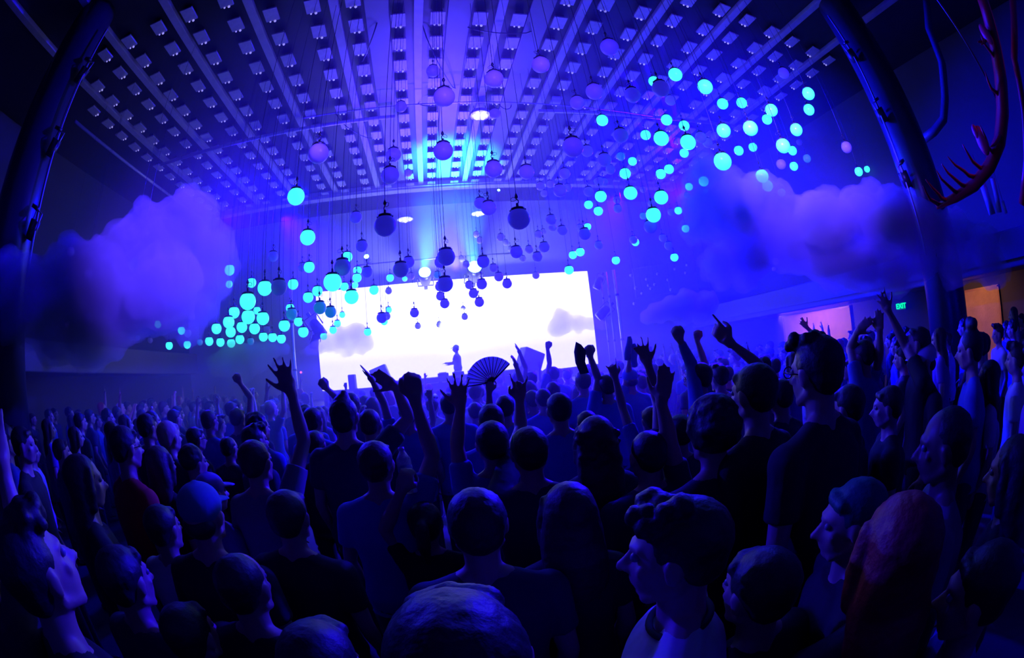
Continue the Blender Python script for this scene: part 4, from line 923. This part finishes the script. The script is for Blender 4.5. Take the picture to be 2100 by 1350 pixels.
# haze
def haze(name, lo, hi, dens, lab, an=.2):
    c = [(a+b)/2 for a, b in zip(lo, hi)]; d = [b-a for a, b in zip(lo, hi)]
    o = obj(name, MB().box(c, d), volmat(name+'_vol', dens, aniso=an), smooth=False); tag(o, lab, 'haze', kind='stuff'); return o
haze('stage_haze', (XL+.05, 3.6, .05), (XR-.05, YB-.05, 7.35), .03, 'thin blue-lit haze filling the hall from crowd to stage')
LLc = (.075, .03, 1.0); haze('crowd_haze', (-7.5, 3.8, .06), (9.2, 11.9, 2.35), .032, 'denser low haze hanging among the crowd before the stage')
BLp = (.0, .0, 1.0); BLc = (.045, .008, 1.0); BL2 = (.06, .022, 1.0); CYc = (.03, .75, 1.0)
def LIGHTS():
    return [
        ('SPOT', (-5.0, 13.2, 7.6), (.2, 8.5, 1.0), (.018, 0, 1), 36000, dict(angle=46, size=.15, blend=1)),
        ('SPOT', (7.0, 13.2, 7.6), (1.8, 8.5, 1.0), (.018, 0, 1), 36000, dict(angle=46, size=.15, blend=1)),
        ('SPOT', (1.0, 14.6, 5.3), (.9, 8.0, 6.6), BL2, 11000, dict(angle=46, size=.2, blend=1)),
        ('SPOT', (.3, 12.5, 3.4), (0.0, 9.5, 8.2), BL2, 9000, dict(angle=60, size=.2, blend=1)),
        ('SPOT', (0.5, -.5, 3.6), (0.8, 9.0, 7.0), BL2, 4000, dict(angle=46, size=.2, blend=1)),  # unseen front light, added so the hanging globes and plates show
        ('SPOT', (1.55, 13.7, 5.0), (1.25, 12.1, 8.2), CYc, 7500, dict(angle=44, size=.08, blend=1)),
        ('SPOT', (-.15, 13.7, 5.0), (.6, 12.0, 8.2), CYc, 7500, dict(angle=44, size=.08, blend=1)),
        ('SPOT', (-.15, 13.7, 5.0), (.45, 10.8, 8.2), CYc, 1500, dict(angle=14, size=.08, blend=1)),
        ('SPOT', (.9, 12.9, 3.0), (.9, 15.5, 6.3), (.3, .36, 1.0), 2200, dict(angle=140, size=.3, blend=1)),  # added wash that brightens the wall above the screen
        ('SPOT', (4.0, 13.0, 7.7), (6.4, 6.0, 4.6), BLp, 80000, dict(angle=56, size=.2, blend=1)),
        ('SPOT', (9.5, 12.5, 7.6), (3.8, 6.8, 5.2), (.012, 0, 1), 38000, dict(angle=70, size=.2, blend=1)),  # added broad spot that puts a blue veil into the haze
        ('SPOT', (-7.0, 12.5, 7.6), (-1.5, 6.5, 4.6), (.012, 0, 1), 14000, dict(angle=56, size=.2, blend=1)),  # second added spot, from the left, for more blue in the haze
        ('SPOT', (-3.5, 11.5, 7.6), (-4.4, 6.5, 4.6), BLp, 9000, dict(angle=40, size=.2, blend=1)),
        ('SPOT', (.7, 1.0, 4.7), (4.7, 3.3, 4.2), LLc, 14000, dict(angle=36, size=.2, blend=.9)),  # unseen spot added near the camera to brighten the right smoke cloud
        ('SPOT', (1.0, .6, 4.4), (-3.3, 4.4, 3.9), LLc, 15000, dict(angle=30, size=.2, blend=.9)),  # unseen spot added to light the left smoke cloud from the front
        ('SPOT', (1.5, -.8, 3.8), (6.5, 6.5, 7.0), BL2, 2600, dict(angle=44, size=.2, blend=1)),  # another added front light, for the unlit globes on the right
        ('SPOT', (1.5, 6.2, 8.0), (-.2, 1.9, 1.6), BLc, 350, dict(angle=62, size=.15, blend=1)),  # added steep spot that gives near heads and shoulders blue rims
        ('SPOT', (9.6, 8.9, 2.35), (11.6, 8.6, 1.3), (1, .36, .09), 260, dict(angle=120, size=.1, blend=.9)),
        ('SPOT', (9.8, 2.6, 2.35), (11.6, 2.4, 1.3), (1, .36, .09), 80, dict(angle=120, size=.1, blend=.9)),
        ('SPOT', (5.5, -2.0, 5.5), (4.6, 1.2, 3.6), (1, .02, .03), 50, dict(angle=36, size=.1, blend=.9)),
    ]
# ================================================================ camera, world, lights
cd = bpy.data.cameras.new('camera'); cam = bpy.data.objects.new('camera', cd); COL.objects.link(cam)
cam.matrix_world = Matrix(((AX[0], AU[0], -AF[0], CAM[0]), (AX[1], AU[1], -AF[1], CAM[1]), (AX[2], AU[2], -AF[2], CAM[2]), (0, 0, 0, 1)))
cd.type = 'PANO'; cd.panorama_type = 'FISHEYE_EQUISOLID' if hasattr(cd, 'panorama_type') else None
try: cd.cycles.panorama_type = 'FISHEYE_EQUISOLID'; cd.cycles.fisheye_lens = 15.0; cd.cycles.fisheye_fov = 3.3
except Exception as e: print('cyc', e)
try: cd.fisheye_lens = 15.0; cd.fisheye_fov = 3.3
except Exception as e: print('cam', e)
cd.sensor_fit = 'HORIZONTAL'; cd.sensor_width = 36.0; cd.sensor_height = 36.0*1350/2100; cd.clip_start = .02; cd.clip_end = 200
sc = bpy.context.scene; sc.camera = cam
w = bpy.data.worlds.new('world'); sc.world = w; w.use_nodes = True
w.node_tree.nodes['Background'].inputs[0].default_value = (.05, .02, 1, 1); w.node_tree.nodes['Background'].inputs[1].default_value = 0.0
sc.view_settings.view_transform = 'Standard'; sc.view_settings.look = 'None'; sc.view_settings.exposure = 0; sc.view_settings.gamma = 1
try: sc.view_settings.use_curve_mapping = False
except Exception: pass
c = sc.cycles
c.max_bounces = 4; c.diffuse_bounces = 2; c.glossy_bounces = 2; c.transmission_bounces = 4; c.volume_bounces = 0; c.transparent_max_bounces = 16
c.use_denoising = True; c.sample_clamp_indirect = 3.0; c.sample_clamp_direct = 0; c.caustics_reflective = False; c.caustics_refractive = False
c.use_adaptive_sampling = True; c.adaptive_threshold = 0.02
def light(kind, loc, target, col, power, size=.3, angle=60, blend=.6, name='lamp'):
    l = bpy.data.lights.new(name, kind); l.color = col; l.energy = power
    if kind == 'AREA': l.size = size
    else: l.shadow_soft_size = size
    if kind == 'SPOT': l.spot_size = math.radians(angle); l.spot_blend = blend
    o = bpy.data.objects.new(name, l); COL.objects.link(o); o.location = loc
    d = Vector([t-q for t, q in zip(target, loc)]); o.rotation_euler = d.to_track_quat('-Z', 'Y').to_euler(); return o
BL = (.035, .0, 1.0); LI = (.16, .11, 1.0); CYN = (.05, .9, 1.0)
for L in LIGHTS(): light(*L[:5], **(L[5] if len(L) > 5 else {}))
bpy.data.scenes.remove(TMP)
